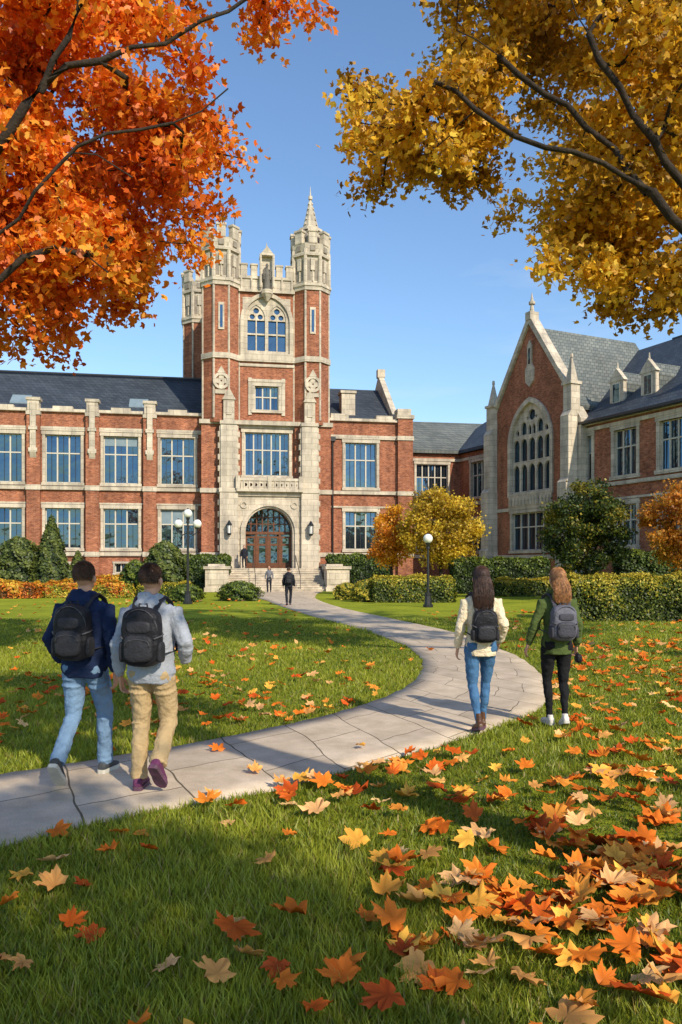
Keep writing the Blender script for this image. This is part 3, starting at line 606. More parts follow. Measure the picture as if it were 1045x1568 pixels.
def small_tree(name,x,y,h,rx,zb,pal,seed,nl=14000,na=170,leaf=.10):
    g=np.random.default_rng(seed); zc=(h+zb)/2; att=ellip((x,y,zc),(rx,rx*.9,(h-zb)/2),na,g,th=-.22,nz=.9)
    tree(name,[[(x,y,-.1),(x+.05,y,zb*.6),(x,y,zb+.3)],[(x,y,zb+.2),(x-rx*.3,y,zc),(x-rx*.4,y,zc+.8)],[(x,y,zb+.2),(x+rx*.35,y,zc),(x+rx*.4,y,zc+1)],[(x,y,zb+.2),(x,y,zc+.6)]],att,pal,nl,leaf,sig=.2,r0=.009,seed=seed,trunk_r=.1)
small_tree('yellow_tree',5.6,45,6.1,2.3,1.7,YE,21,19000,190)
small_tree('orange_tree',2.9,46.5,5.3,1.3,1.7,[(.6,.2,.015),(.75,.32,.02),(.82,.45,.03)],22,9000,90)
small_tree('green_tree',12.3,40,5.9,2.2,1.2,[(.02,.04,.01),(.045,.075,.014),(.10,.13,.02),(.32,.26,.03)],23,22000,200)
small_tree('orange_tree',16.4,38,6.2,1.9,1.6,[(.5,.18,.02),(.65,.27,.03),(.45,.25,.03)],24,13000,120)
# ------------------------------------------------------------------ hedges / bushes
def hedge(name,x0,x1,y0,y1,h,pal,n,leaf=.07,rz=0,lump=.08,seed=1):
    g=np.random.default_rng(seed); e=empty(name,((x0+x1)/2,(y0+y1)/2,0),rz); a=(x1-x0)/2;b=(y1-y0)/2
    m=MB(); m.box(-a+.12,a-.12,-b+.12,b-.12,0,h-.12); m.obj('dark_core',CORE,e)  # dark box added behind the leaves to block see-through
    ar=np.array([2*a*h,2*a*h,2*b*h,2*b*h,4*a*b]); f=g.choice(5,n,p=ar/ar.sum()); u=g.uniform(-1,1,n); v=g.uniform(0,1,n); P=np.zeros((n,3)); Nn=np.zeros((n,3))
    for i,(s,ax) in enumerate(((-1,1),(1,1),(-1,0),(1,0))):
        k=f==i
        if ax==1: P[k]=np.c_[u[k]*a,np.full(k.sum(),s*b),v[k]*h]; Nn[k]=(0,s,.3)
        else: P[k]=np.c_[np.full(k.sum(),s*a),u[k]*b,v[k]*h]; Nn[k]=(s,0,.3)
    k=f==4; P[k]=np.c_[u[k]*a,(v[k]*2-1)*b,np.full(k.sum(),h)]; Nn[k]=(0,0,1)
    R=min(.25,b*.6,h*.4); q=P.copy(); q[:,0]=np.clip(q[:,0],-a+R,a-R); q[:,1]=np.clip(q[:,1],-b+R,b-R); q[:,2]=np.minimum(q[:,2],h-R)
    dv=P-q; l=np.linalg.norm(dv,axis=1,keepdims=True); P=q+dv/np.maximum(l,1e-6)*np.minimum(l,R)
    lu=lump*(np.sin(P[:,0]*5+seed)+np.sin(P[:,0]*2.3+P[:,1]*4)+np.sin(P[:,2]*6+P[:,0]*3))/2
    P+=Nn/np.linalg.norm(Nn,axis=1,keepdims=True)*(lu+g.normal(0,.04,n))[:,None]; P[:,2]=np.maximum(P[:,2],.02)
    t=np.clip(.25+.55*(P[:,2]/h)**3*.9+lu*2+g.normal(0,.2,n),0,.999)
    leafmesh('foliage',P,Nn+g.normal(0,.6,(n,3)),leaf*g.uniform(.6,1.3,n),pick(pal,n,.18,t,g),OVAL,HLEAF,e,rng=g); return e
def bush(name,x,y,rx,h,pal,n,prof,leaf=.08,seed=1,ry=None):
    g=np.random.default_rng(seed); e=empty(name,(x,y,0)); ry=ry or rx
    m=MB(); zs=np.linspace(.05,.94,7)
    for a,b in zip(zs,zs[1:]): m.fr(0,0,a*h,b*h,max(.02,prof(a)*rx*.72),max(.02,prof(b)*rx*.72),9,sy=ry/rx)
    m.fr(0,0,0,.06*h,rx*.12,rx*.1,6); m.obj('dark_core',CORE,e)  # dark core added behind the leaves to block see-through, with a short stem
    z=g.random(n*2); keep=g.random(n*2)<np.array([prof(q)+.15 for q in z]); z=z[keep][:n]; n=len(z); a=g.uniform(0,2*np.pi,n)
    pr=np.array([prof(q) for q in z]); lu=.12*np.sin(a*5+seed+z*9)+.10*np.sin(a*9+z*17)+.08*np.sin(z*31+a*2)
    rr=pr*(1+lu)*(1-np.abs(g.normal(0,.13,n)))
    P=np.c_[np.cos(a)*rr*rx,np.sin(a)*rr*ry,z*h*(1+.03*lu)]; P+=g.normal(0,.03*rx,(n,3)); P[:,2]=np.maximum(P[:,2],.03)
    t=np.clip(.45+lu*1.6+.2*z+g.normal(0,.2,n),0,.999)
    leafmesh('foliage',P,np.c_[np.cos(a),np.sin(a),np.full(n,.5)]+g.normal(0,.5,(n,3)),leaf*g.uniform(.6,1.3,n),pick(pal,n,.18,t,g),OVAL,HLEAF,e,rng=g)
GR=[(.014,.028,.007),(.030,.056,.010),(.05,.085,.014),(.09,.13,.018),(.15,.19,.02)]
YG=[(.035,.055,.01),(.07,.10,.012),(.17,.19,.018),(.36,.31,.03),(.52,.40,.04)]
EV=[(.020,.034,.012),(.042,.066,.018),(.08,.11,.026),(.13,.155,.03)]
OS=[(.14,.06,.01),(.50,.11,.015),(.66,.19,.02),(.58,.32,.03),(.66,.40,.04)]
dome=lambda z: math.sqrt(max(0,1-max(0,(z-.35)/.65)**2))*(.85+.15*min(1,z/.35))
cone=lambda z: (1-z)**.75*min(1,.6+z*3)
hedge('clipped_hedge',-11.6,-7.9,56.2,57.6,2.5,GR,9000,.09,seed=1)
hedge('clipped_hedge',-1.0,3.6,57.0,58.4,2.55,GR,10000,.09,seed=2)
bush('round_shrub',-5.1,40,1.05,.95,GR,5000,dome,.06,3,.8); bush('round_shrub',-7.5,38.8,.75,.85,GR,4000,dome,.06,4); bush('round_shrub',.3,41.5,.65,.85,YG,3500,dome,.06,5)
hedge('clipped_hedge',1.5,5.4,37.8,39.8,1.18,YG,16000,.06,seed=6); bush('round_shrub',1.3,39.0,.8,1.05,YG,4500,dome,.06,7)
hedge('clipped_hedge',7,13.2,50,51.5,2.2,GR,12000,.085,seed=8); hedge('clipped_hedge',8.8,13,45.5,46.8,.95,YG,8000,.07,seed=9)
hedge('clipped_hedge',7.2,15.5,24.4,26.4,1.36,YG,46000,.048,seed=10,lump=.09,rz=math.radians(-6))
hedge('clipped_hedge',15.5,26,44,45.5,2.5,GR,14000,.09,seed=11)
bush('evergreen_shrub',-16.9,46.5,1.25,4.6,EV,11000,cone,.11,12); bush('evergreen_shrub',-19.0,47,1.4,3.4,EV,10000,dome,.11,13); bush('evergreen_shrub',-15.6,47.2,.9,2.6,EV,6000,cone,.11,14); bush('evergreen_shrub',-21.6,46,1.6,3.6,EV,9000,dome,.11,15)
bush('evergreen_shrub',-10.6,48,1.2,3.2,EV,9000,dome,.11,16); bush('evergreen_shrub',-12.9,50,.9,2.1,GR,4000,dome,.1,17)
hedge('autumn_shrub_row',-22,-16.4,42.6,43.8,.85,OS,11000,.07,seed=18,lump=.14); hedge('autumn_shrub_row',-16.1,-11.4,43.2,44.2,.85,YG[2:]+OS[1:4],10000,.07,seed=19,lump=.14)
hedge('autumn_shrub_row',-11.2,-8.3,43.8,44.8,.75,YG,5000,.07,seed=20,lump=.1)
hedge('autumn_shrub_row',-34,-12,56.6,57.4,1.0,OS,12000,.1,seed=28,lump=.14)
# ------------------------------------------------------------------ fallen leaves
def fallen():
    g=np.random.default_rng(3); pts=[]
    def scat(n,x0,x1,y0,y1,fn=None):
        x=g.uniform(x0,x1,n);y=g.uniform(y0,y1,n)
        if fn is not None:
            k=g.random(n)<fn(x,y); x,y=x[k],y[k]
        pts.append(np.c_[x,y])
    clump=lambda x,y:(.22+.78*(np.sin(x*4+1)*np.sin(y*4.3+x)>-.3))
    scat(3300,.05,5.5,2.3,7.0,lambda x,y:np.clip((.022+.80*np.exp(-((x-1.3-.5*(y-3.9))**2/.5+(y-3.9)**2/1.3))+.15*np.clip((x-.8)/1.5,0,1))*clump(x,y),0,1))
    scat(2300,1.2,10,6.8,18,lambda x,y:np.clip(.65-.035*(y-7),.12,1)*np.where(x>y*.26,1,.2))
    scat(100,-2.4,1.0,2.4,7,None); scat(220,-6,.5,7.2,12,None); scat(150,-8,.5,12,22); scat(400,3,15,14,30); scat(250,-14,-1,20,40)
    scat(80,-1.3,1.2,5.5,9.5)
    P=np.vstack(pts); on=inpoly(P[:,0],P[:,1]); P=P[~on|(g.random(len(P))<.03)]; on=inpoly(P[:,0],P[:,1]); n=len(P)
    sz=g.uniform(.080,.148,n)*np.where(P[:,1]>7,.82,1); z=np.where(on,.03,.045)+g.uniform(0,.045,n)
    pal=[(.72,.135,.012),(.84,.20,.018),(.90,.26,.025),(.92,.34,.045),(.92,.42,.11),(.66,.10,.012),(.92,.44,.06),(.86,.22,.02),(.92,.50,.20)]
    nrm=np.c_[g.normal(0,.26,n),g.normal(-.06,.26,n),np.ones(n)]
    leafmesh('fallen_maple_leaves',np.c_[P,z],nrm,sz,pick(pal,n,.12,None,g),MAPLE,FLEAF,None,True,.36,g)
fallen()
# ------------------------------------------------------------------ lamps
def lampost(x,y,h,triple):
    e=empty('street_lamp',(x,y,0)); m=MB(); m.fr(0,0,0,.12,.22,.22,8); m.fr(0,0,.12,.5,.17,.12,8); m.fr(0,0,.5,.6,.14,.14,8); 
    top=h-.35; m.fr(0,0,.6,top-.3,.065,.045,10); m.fr(0,0,top-.3,top-.2,.08,.08,10)
    gl=[]
    if triple:
        for sx in (-1,1):
            pts=[(sx*.02,top-.75),(sx*.25,top-.85),(sx*.42,top-.72),(sx*.43,top-.55)]
            for (a,za),(b,zb) in zip(pts,pts[1:]):
                m.prismy([(a,za-.025),(b,zb-.025),(b,zb+.025),(a,za+.025)] if abs(a-b)>.05 else [(a-.025,za),(a+.025,za),(b+.025,zb),(b-.025,zb)],-.025,.025)
            m.fr(sx*.43,0,top-.57,top-.5,.1,.12,8); gl.append((sx*.43,top-.33))
    m.fr(0,0,top-.2,top-.04,.05,.12,8); gl.append((0,top+.14)); m.obj('post',IRON,e,bevel=.005)
    for gx,gz in gl:
        bm=bmesh.new(); bmesh.ops.create_uvsphere(bm,u_segments=20,v_segments=14,radius=.2,matrix=Matrix.Translation((gx,0,gz))); me=bpy.data.meshes.new('globe'); bm.to_mesh(me); bm.free(); link(me,'globe',GLOBE,e,True)
        c=MB(); c.fr(gx,0,gz+.17,gz+.24,.08,.03,8); c.obj('finial',IRON,e)
lampost(-7.0,36.4,4.35,True); lampost(3.66,33.5,3.1,False)
# ------------------------------------------------------------------ people
def tubeg(pts,rads,seg=14):
    pts=[Vector(p) for p in pts]; V=[];F=[]; n=len(pts)
    for i,p in enumerate(pts):
        d=(pts[min(i+1,n-1)]-pts[max(i-1,0)]).normalized(); ref=Vector((1,0,0)) if abs(d.x)<.85 else Vector((0,1,0))
        u=(ref-d*ref.dot(d)).normalized(); v=d.cross(u); r=rads[i]; rx,ry=(r,r) if not isinstance(r,tuple) else r
        for k in range(seg): a=2*math.pi*k/seg; V.append(p+u*math.cos(a)*rx+v*math.sin(a)*ry)
    for i in range(n-1):
        for k in range(seg): F.append((i*seg+k,i*seg+(k+1)%seg,(i+1)*seg+(k+1)%seg,(i+1)*seg+k))
    F.append(tuple(range(seg))[::-1]); F.append(tuple(range((n-1)*seg,n*seg))); return V,F
def elg(c,r,e=1.0,nu=20,nv=12,M=None):
    V=[];F=[]; sp=lambda x,p: math.copysign(abs(x)**p,x)
    for j in range(nv+1):
        t=-math.pi/2+math.pi*j/nv
        for i in range(nu):
            a=2*math.pi*i/nu; p=Vector((r[0]*sp(math.cos(t),e)*sp(math.cos(a),e),r[1]*sp(math.cos(t),e)*sp(math.sin(a),e),r[2]*sp(math.sin(t),e)))
            if M: p=M@p
            V.append(p+Vector(c))
    for j in range(nv):
        for i in range(nu): F.append((j*nu+i,j*nu+(i+1)%nu,(j+1)*nu+(i+1)%nu,(j+1)*nu+i))
    return V,F
TEX={}
def blob(name,geo,mat,parent,vox=.012,sm=5,disp=0,ds=.09,M=None):
    V=[];F=[]
    for v,f in geo: o=len(V); V+=[tuple(M@p) if M else tuple(p) for p in v]; F+=[tuple(i+o for i in q) for q in f]
    me=bpy.data.meshes.new(name); me.from_pydata(V,[],F)
    bm=bmesh.new(); bm.from_mesh(me); bmesh.ops.remove_doubles(bm,verts=bm.verts,dist=1e-5); bmesh.ops.recalc_face_normals(bm,faces=bm.faces); bm.to_mesh(me); bm.free()
    o=link(me,name,mat,parent)
    if vox: m=o.modifiers.new('r','REMESH'); m.mode='VOXEL'; m.voxel_size=vox; m.use_smooth_shade=True
    else: me.polygons.foreach_set('use_smooth',[True]*len(me.polygons))
    if sm: m=o.modifiers.new('s','SMOOTH'); m.iterations=sm; m.factor=.5
    if disp:
        if ds not in TEX: t=bpy.data.textures.new('folds','CLOUDS'); t.noise_scale=ds; t.noise_depth=3; TEX[ds]=t
        m=o.modifiers.new('d','DISPLACE'); m.texture=TEX[ds]; m.strength=disp; m.mid_level=.5; m.texture_coords='LOCAL'
    return o
SKIN=noisemat('skin',(.50,.27,.18),(.56,.31,.21),8,.5)
EYE=noisemat('eye_white',(.7,.7,.68),(.75,.74,.72),5,.2); IRIS=noisemat('eye_iris',(.03,.02,.01),(.06,.03,.02),20,.2); LIP=noisemat('lips',(.38,.13,.11),(.42,.15,.12),20,.5)
def fabric(name,c,var=.15,rough=.9,bump=.35,bs=55): return noisemat(name,tuple(x*(1-var) for x in c),tuple(min(1,x*(1+var)) for x in c),9,rough,bump,bs,spec=.15)
def hand(parent,wrist,direc,side,mat=SKIN,curl=.5,vox=.004,sc=1.0):
    s=side; g=[tubeg([(0,0,.015),(0,.0,-.03),(0,.004,-.075),(0,.006,-.095)],[(.018,.024),(.016,.034),(.015,.040),(.012,.036)],12)]
    for k,(y,ln) in enumerate(((.030,.070),(.011,.080),(-.009,.074),(-.028,.058))):
        c=curl+.08*k; x=0;z=-.085;px=[(0,y,z)]; a=c*.5
        for seg in (.45,.32,.25):
            x+=-s*math.sin(a)*ln*seg; z-=math.cos(a)*ln*seg; px.append((x,y*1.05,z)); a+=c*.8
        g.append(tubeg(px,[.0092,.0085,.0078,.0062],8)); g.append(elg(px[-1],(.0062,)*3,1,8,6))
    g.append(tubeg([(-s*.004,.022,-.03),(-s*.012,.046,-.055),(-s*.018,.056,-.08),(-s*.022,.055,-.105)],[.013,.0115,.010,.0075],8))
    d=Vector(direc).normalized(); q=Vector((0,0,-1)).rotation_difference(d)
    M=Matrix.Translation(wrist)@q.to_matrix().to_4x4()@Matrix.Scale(sc,4)
    blob('hand',g,mat,parent,vox,2,M=M)
def shoe(parent,ank,pitch,yaw,mat,sole,boot=False,sc=1):
    g=[];prof=[(-.075,.026,.05),(-.06,.036,.075),(-.02,.038,.085),(.03,.038,.078),(.08,.044,.055),(.13,.046,.045),(.17,.036,.036),(.19,.018,.026)]
    V=[];F=[];S=14
    for y,hw,h in prof:
        for k in range(S):
            a=2*math.pi*k/S; V.append(Vector((hw*math.copysign(abs(math.cos(a))**.7,math.cos(a)),y,-.075+h/2+h/2*math.copysign(abs(math.sin(a))**.7,math.sin(a)))))
    n=len(prof)
    for i in range(n-1):
        for k in range(S): F.append((i*S+k,(i+1)*S+k,(i+1)*S+(k+1)%S,i*S+(k+1)%S))
    F.append(tuple(range(S))); F.append(tuple(range((n-1)*S,n*S))[::-1])
    g.append((V,F)); g.append(tubeg([(0,-.01,-.03),(0,-.015,.03 if not boot else .1)],[(.038,.045),(.038,.042)],12))
    M=Matrix.Translation(ank)@Matrix.Rotation(yaw,4,'Z')@Matrix.Rotation(pitch,4,'X')@Matrix.Scale(sc,4)
    blob('shoe',g,mat,parent,.007,3,M=M)
    outl=[(-.08,.02),(-.07,.035),(-.02,.041),(.04,.041),(.09,.048),(.135,.049),(.175,.04),(.198,.018)]
    loop=[(w,y) for y,w in outl]+[(-w,y) for y,w in reversed(outl)]; m=len(loop)
    V=[Vector((x,y,-.094)) for x,y in loop]+[Vector((x,y,-.062)) for x,y in loop]; F=[tuple(range(m)),tuple(range(2*m-1,m-1,-1))]+[(i,(i+1)%m,m+(i+1)%m,m+i) for i in range(m)]
    o=blob('shoe_sole',[(V,F)],sole,parent,0,0,M=M); o.data.polygons.foreach_set('use_smooth',[False]*len(o.data.polygons))
def strands(name,parent,mat,paths):
    V=[];F=[];k=0
    for P,rad in paths:
        n=len(P); P=np.array(P); d=np.gradient(P,axis=0); d/=np.maximum(np.linalg.norm(d,axis=1,keepdims=True),1e-6)
        u=np.cross(d,[.37,.9,.2]); u/=np.maximum(np.linalg.norm(u,axis=1,keepdims=True),1e-6); v=np.cross(d,u); t=np.linspace(1,.25,n)[:,None]*rad
        for a in (0,2.09,4.19): V.append(P+t*(math.cos(a)*u+math.sin(a)*v))
        for s in range(3):
            a0=k+s*n; b0=k+((s+1)%3)*n
            for i in range(n-1): F.append((a0+i,a0+i+1,b0+i+1,b0+i))
        k+=3*n
    npmesh(name,np.vstack(V),np.array(F),mat,parent,smooth=True)
def hairmat(name,c): return noisemat(name,tuple(x*.5 for x in c),tuple(x*1.7 for x in c),34,.40,.2,60,spec=.5)
HC=Vector((0,-.012,1.635))
def hair_short(e,mat,yaw,g,n=2600):
    M=Matrix.Translation((0,0,1.6))@Matrix.Rotation(yaw,4,'Z')@Matrix.Translation((0,0,-1.6))
    blob('hair',[elg(HC+Vector((0,-.018,.026)),(.076,.087,.086)),elg(HC+Vector((0,-.040,.004)),(.068,.054,.060))],mat,e,.008,3,.010,.03,M=M)
    paths=[]
    while len(paths)<n:
        d=g.normal(size=3); d/=np.linalg.norm(d)
        if d[2]<-.40 or (d[1]>.35 and d[2]<.45) or (d[2]<.0 and d[1]>-.15): continue
        p=np.array(HC)+np.array([0,-.016,.012])+d*np.array([.078,.091,.100])*g.uniform(.97,1.015); fl=np.array([d[0]*.3+.25*math.sin(p[2]*60),-.15+d[1]*.2,-1.0])+g.normal(0,.45,3)
        fl-=d*fl.dot(d); fl=fl/np.linalg.norm(fl)*g.uniform(.014,.032)+d*g.uniform(.003,.011); P=[M@Vector(p+fl*t+d*.004*math.sin(3.1*t)) for t in (0,.5,1)]
        paths.append((P,.0017))
    strands('hair_strands',e,mat,paths)
def hair_long(e,mat,yaw,g,zend=1.28,spread=.12,n=1300):
    M=Matrix.Translation((0,0,1.6))@Matrix.Rotation(yaw,4,'Z')@Matrix.Translation((0,0,-1.6))
    blob('hair',[elg(HC+Vector((0,-.02,.018)),(.083,.092,.098)),tubeg([(0,-.045,1.66),(0,-.06,1.56),(0,-.085,1.48),(0,-.125,1.40),(0,-.14,zend+.04)],[(.076,.063),(.080,.056),(.084,.042),(spread*.8,.028),(spread*.55,.016)])],mat,e,.01,4,.008,.05,M=M)
    paths=[]
    for i in range(n):
        th=g.uniform(-2.5,2.5) ; x0=math.sin(th); y0=-math.cos(th); el=g.uniform(.1,1.45); P=[]
        root=np.array(HC)+np.array([0,-.012,.012])+np.array([x0*math.cos(el)*.087,y0*math.cos(el)*.100,math.sin(el)*.109])
        dx=x0*.085; P.append(root)
        for q in np.linspace(0,1,4)[1:]:
            e2=el*(1-q); P.append(np.array(HC)+np.array([0,-.012,.012])+np.array([x0*math.cos(e2)*.089,min(y0*math.cos(e2)*.102,.04),math.sin(e2)*.111]))
        ze=zend+g.uniform(-.02,.07)+.05*abs(x0); ex=dx*spread/.09+g.normal(0,.014); ey=-.168+.25*abs(ex)+g.normal(0,.007)
        st=P[-1]; ph=round(x0*6)+g.normal(0,.4)
        for q in np.linspace(0,1,8)[1:]:
            w=q**.8; p=np.array([st[0]+(ex-st[0])*w+.006*math.sin(ph+q*6),st[1]*(1-min(1,q*1.6))+(ey)*min(1,q*1.6),st[2]+(ze-st[2])*q]); P.append(p)
        paths.append(([M@Vector(p) for p in P],.0026))
    strands('hair_strands',e,mat,paths)
def head(e,yaw,female=False):
    M=Matrix.Translation((0,0,1.6))@Matrix.Rotation(yaw,4,'Z')@Matrix.Translation((0,0,-1.6)); j=.9 if female else 1
    g=[elg((0,-.012,1.638),(.075,.094,.102)),elg((0,.034,1.572),(.056*j,.062,.068)),tubeg([(0,-.02,1.42),(0,-.012,1.50),(0,-.005,1.58)],[(.062*j,.062*j),(.055*j,.057*j),(.052*j,.056*j)]),
       tubeg([(0,.088,1.625),(0,.104,1.598),(0,.098,1.585)],[.009,.013,.012],8),elg((0,.07,1.648),(.05,.026,.012)),elg((0,.088,1.53),(.02,.014,.014))]
    for s in (-1,1): g.append(elg((s*.081,-.008,1.605),(.012,.021,.034)))
    blob('head',g,SKIN,e,.006,3,M=M)
    for s in (-1,1):
        blob('eye',[elg((s*.031,.077,1.622),(.013,.011,.008),1,12,8)],EYE,e,0,0,M=M); blob('iris',[elg((s*.031,.0865,1.622),(.005,.003,.005),1,10,6)],IRIS,e,0,0,M=M)
        blob('eyebrow',[tubeg([(s*.016,.089,1.642),(s*.045,.078,1.643)],[.003,.002],6)],IRIS,e,0,0,M=M)
    blob('mouth',[elg((0,.094,1.558),(.022,.006,.006),1,12,6)],LIP,e,0,0,M=M)
def backpack(e,mat,trim,w=.15,h=.22,d=.085,zc=1.19,yo=-.215,big=True,strapw=.026,wt=1,acc=None):
    y=yo; acc=acc or ZIP
    blob('backpack',[elg((0,y,zc),(w,d,h),.5,28,18),elg((0,y-.01,zc+h*.55),(w*.82,d*.85,h*.5),.7)],mat,e,.009,5,.016,.08)
    blob('front_pocket',[elg((0,y-d*.95,zc-h*.35),(w*.74,d*.42,h*.46),.5,24,14)],trim,e,.008,4,.010,.06)
    if big: blob('upper_pocket',[elg((0,y-d*.90,zc+h*.36),(w*.62,d*.26,h*.22),.55,20,12)],trim,e,.008,3,.006,.05)
    for s in (-1,1):
        blob('side_pocket',[elg((s*w*.97,y,zc-h*.5),(.022,d*.7,h*.36),.5,16,10)],trim,e,.008,3)
        blob('shoulder_strap',[tubeg([(s*.075,y+.03,zc+h*.82),(s*.095,-.09,1.455*wt),(s*.11,-.01,1.487*wt),(s*.122,.08,1.445*wt),(s*.135,.135,1.34),(s*.155,.13,1.2),(s*.19,.03,1.07),(s*w*.9,y+.05,zc-h*.62)],[(strapw,.01)]*6+[(.012,.006)]*2,10)],trim,e,.006,2)
        blob('compression_strap',[tubeg([(s*w*.99,y+.04,zc+.02),(s*w*1.03,y-.04,zc+.01),(s*w*.8,y-d*1.05,zc-.005)],[.007,.007,.007],6)],acc,e,0,0)
    arc=[(w*.9*math.cos(a),y-d*.66-.022*math.sin(a),zc+h*.25+h*.72*math.sin(a)) for a in np.linspace(0,math.pi,14)]
    blob('zip',[tubeg(arc,[.0040]*14,6)],acc,e,0,0)
    arc=[(w*.62*math.cos(a),y-d*1.36,zc-h*.30+h*.26*max(0,math.sin(a))**.5) for a in np.linspace(0,math.pi,12)]
    blob('zip',[tubeg(arc,[.0035]*12,6)],acc,e,0,0)
    blob('handle',[tubeg([(-.035,y+.03,zc+h*.9),(-.03,y+.02,zc+h*1.14),(.03,y+.02,zc+h*1.14),(.035,y+.03,zc+h*.9)],[.008]*4,8)],trim,e,0,0)
def person(name,loc,yaw,sc,top,legs,shoes,sole,hair,female=False,pose=None,pack=None,hood=True,long=None,headyaw=0,seed=1,lod=1,boot=False,slim=1.0):
    g=np.random.default_rng(seed); e=empty(name,loc,yaw,sc); p=pose; f=.88 if female else 1.0
    lw=slim; geo=[elg((0,-.0,.93),(.165*(1.0 if female else .98),.118,.115),.8),elg((.075,-.05,.9),(.085,.075,.085)),elg((-.075,-.05,.9),(.085,.075,.085)),elg((0,0,1.0),(.15,.11,.09))]
    for s,k in ((-1,'L'),(1,'R')):
        hip=Vector((s*.088,-.005,.90)); kn=Vector(p['knee'+k]); an=Vector(p['ank'+k]); m1=hip.lerp(kn,.45)+Vector((0,.012,0)); m2=kn.lerp(an,.32)+Vector((0,-.018,0)); m3=kn.lerp(an,.7)+Vector((0,-.008,0)); loose=lw>.95
        geo.append(tubeg([hip,m1,kn,m2,m3,an+(an-kn).normalized()*.015],[(.092,.1),(.085*(.5+.5*lw),.09*(.5+.5*lw)),.063*lw,(.061*lw,.066*lw),.055*lw*(1.08 if loose else .85),.054*lw*(1.12 if loose else .76)],16))
        if loose:
            dn=(an-kn).normalized(); fy=Vector((0,-.012,0))
            for t0,rr in ((-.02,.062),(-.06,.060),(-.105,.058)): geo.append(tubeg([an+dn*(t0-.02),an+dn*t0+fy*.5+Vector((g.uniform(-.006,.006),0,0)),an+dn*(t0+.016)],[.046*lw,rr*lw*1.06,.048*lw],14))
            for t0 in (.0,.035,-.035): geo.append(tubeg([kn+dn*(t0-.02),kn+dn*t0+fy+Vector((g.uniform(-.008,.008),0,0)),kn+dn*(t0+.018)],[.045*lw,.066*lw,.045*lw],14))
            dt=(kn-hip).normalized()
            for t0 in (.10,.15): geo.append(tubeg([hip+dt*(t0-.025),hip+dt*t0+Vector((s*.004,-.010,0)),hip+dt*(t0+.02)],[.07,.092,.068],14))
    blob('trousers',geo,legs,e,.009*lod,3,.028*lw,.06)
    if female: R=[(.80,.158,.118),(.86,.168,.125),(.95,.165,.122),(1.08,.142,.108),(1.2,.152,.112),(1.32,.168,.112),(1.39,.150,.095),(1.445,.085,.075),(1.475,.058,.058)]
    else: R=[(.82,.162,.116),(.85,.176,.126),(.90,.190,.136),(.97,.183,.130),(1.08,.178,.125),(1.22,.19,.128),(1.34,.197,.122),(1.405,.165,.10),(1.455,.095,.078),(1.49,.066,.066)]
    geo=[tubeg([(0,-.008,z) for z,a,b in R],[(a,b) for z,a,b in R],24)]
    for s,k in ((-1,'L'),(1,'R')):
        sh=Vector((s*.165*f,-.005,1.375)); el=Vector(p['elb'+k]); wr=Vector(p['wri'+k])
        geo.append(tubeg([sh+Vector((-s*.04,0,.01)),sh+Vector((s*.02,0,-.01)),sh.lerp(el,.5),el,el.lerp(wr,.35),el.lerp(wr,.82),el.lerp(wr,.9),wr],[.062*f,.074*f,.063*f,.057*f,.056*f,.050*f,.040*f,.037*f],14))
        for t0,rr in ((.80,.066),(.90,.068),(1.0,.066)):
            c=sh.lerp(el,t0); dd=(el-sh).normalized(); geo.append(tubeg([c-dd*.016,c,c+dd*.016],[.045*f,rr*f*.96,.045*f],12))
        for t0,rr in ((.15,.064),(.30,.062)):
            c=el.lerp(wr,t0); dd=(wr-el).normalized(); geo.append(tubeg([c-dd*.014,c,c+dd*.014],[.044*f,rr*f,.044*f],12))
    if hood: geo+= [elg((0,-.105,1.425),(.105,.05,.065)),tubeg([(.07,.06,1.44),(.088,.0,1.475),(.06,-.075,1.495),(0,-.1,1.50),(-.06,-.075,1.495),(-.088,.0,1.475),(-.07,.06,1.44)],[.024,.03,.034,.036,.034,.03,.024],10)]
    blob('hoodie' if hood else 'sweater',geo,top,e,.009*lod,3,.030,.07)
    for s,k in ((-1,'L'),(1,'R')):
        el=Vector(p['elb'+k]); wr=Vector(p['wri'+k]); d=(wr-el).normalized()
        if not p.get('pocket'+k): hand(e,wr+d*.012,p.get('hd'+k,tuple(d)),s,vox=.004*lod,sc=.92 if female else 1.0,curl=p.get('curl'+k,.45))
        shoe(e,Vector(p['ank'+k]),p.get('pitch'+k,0),p.get('toe'+k,-s*.1),shoes,sole,boot,.9 if female else 1)
    head(e,headyaw,female)
    if long: hair_long(e,hair,headyaw,g,*long)
    else: hair_short(e,hair,headyaw,g,2600 if lod==1 else 500)
    if pack: backpack(e,**pack)
    return e
DEN=fabric('blue_denim',(.15,.24,.37),.2); DEN2=fabric('dark_denim',(.06,.145,.28),.25); KH=fabric('khaki_cotton',(.42,.30,.16),.1); BLK=fabric('black_leggings',(.014,.014,.016),.2)
NAVY=fabric('navy_fleece',(.012,.022,.062),.15); GRY=fabric('grey_fleece',(.32,.34,.39),.1); CREAM=fabric('cream_knit',(.74,.62,.44),.08,bump=.8,bs=45); OLIVE=fabric('olive_cotton',(.075,.105,.032),.15)
BPK=fabric('black_nylon',(.014,.014,.018),.2,.5); BPT=fabric('charcoal_nylon',(.028,.028,.034),.2,.5); BPG=fabric('grey_nylon',(.12,.12,.15),.12,.6); BPG2=fabric('dark_grey_nylon',(.055,.055,.07),.12,.6)
ZIP=fabric('grey_webbing',(.07,.07,.08),.2,.4)
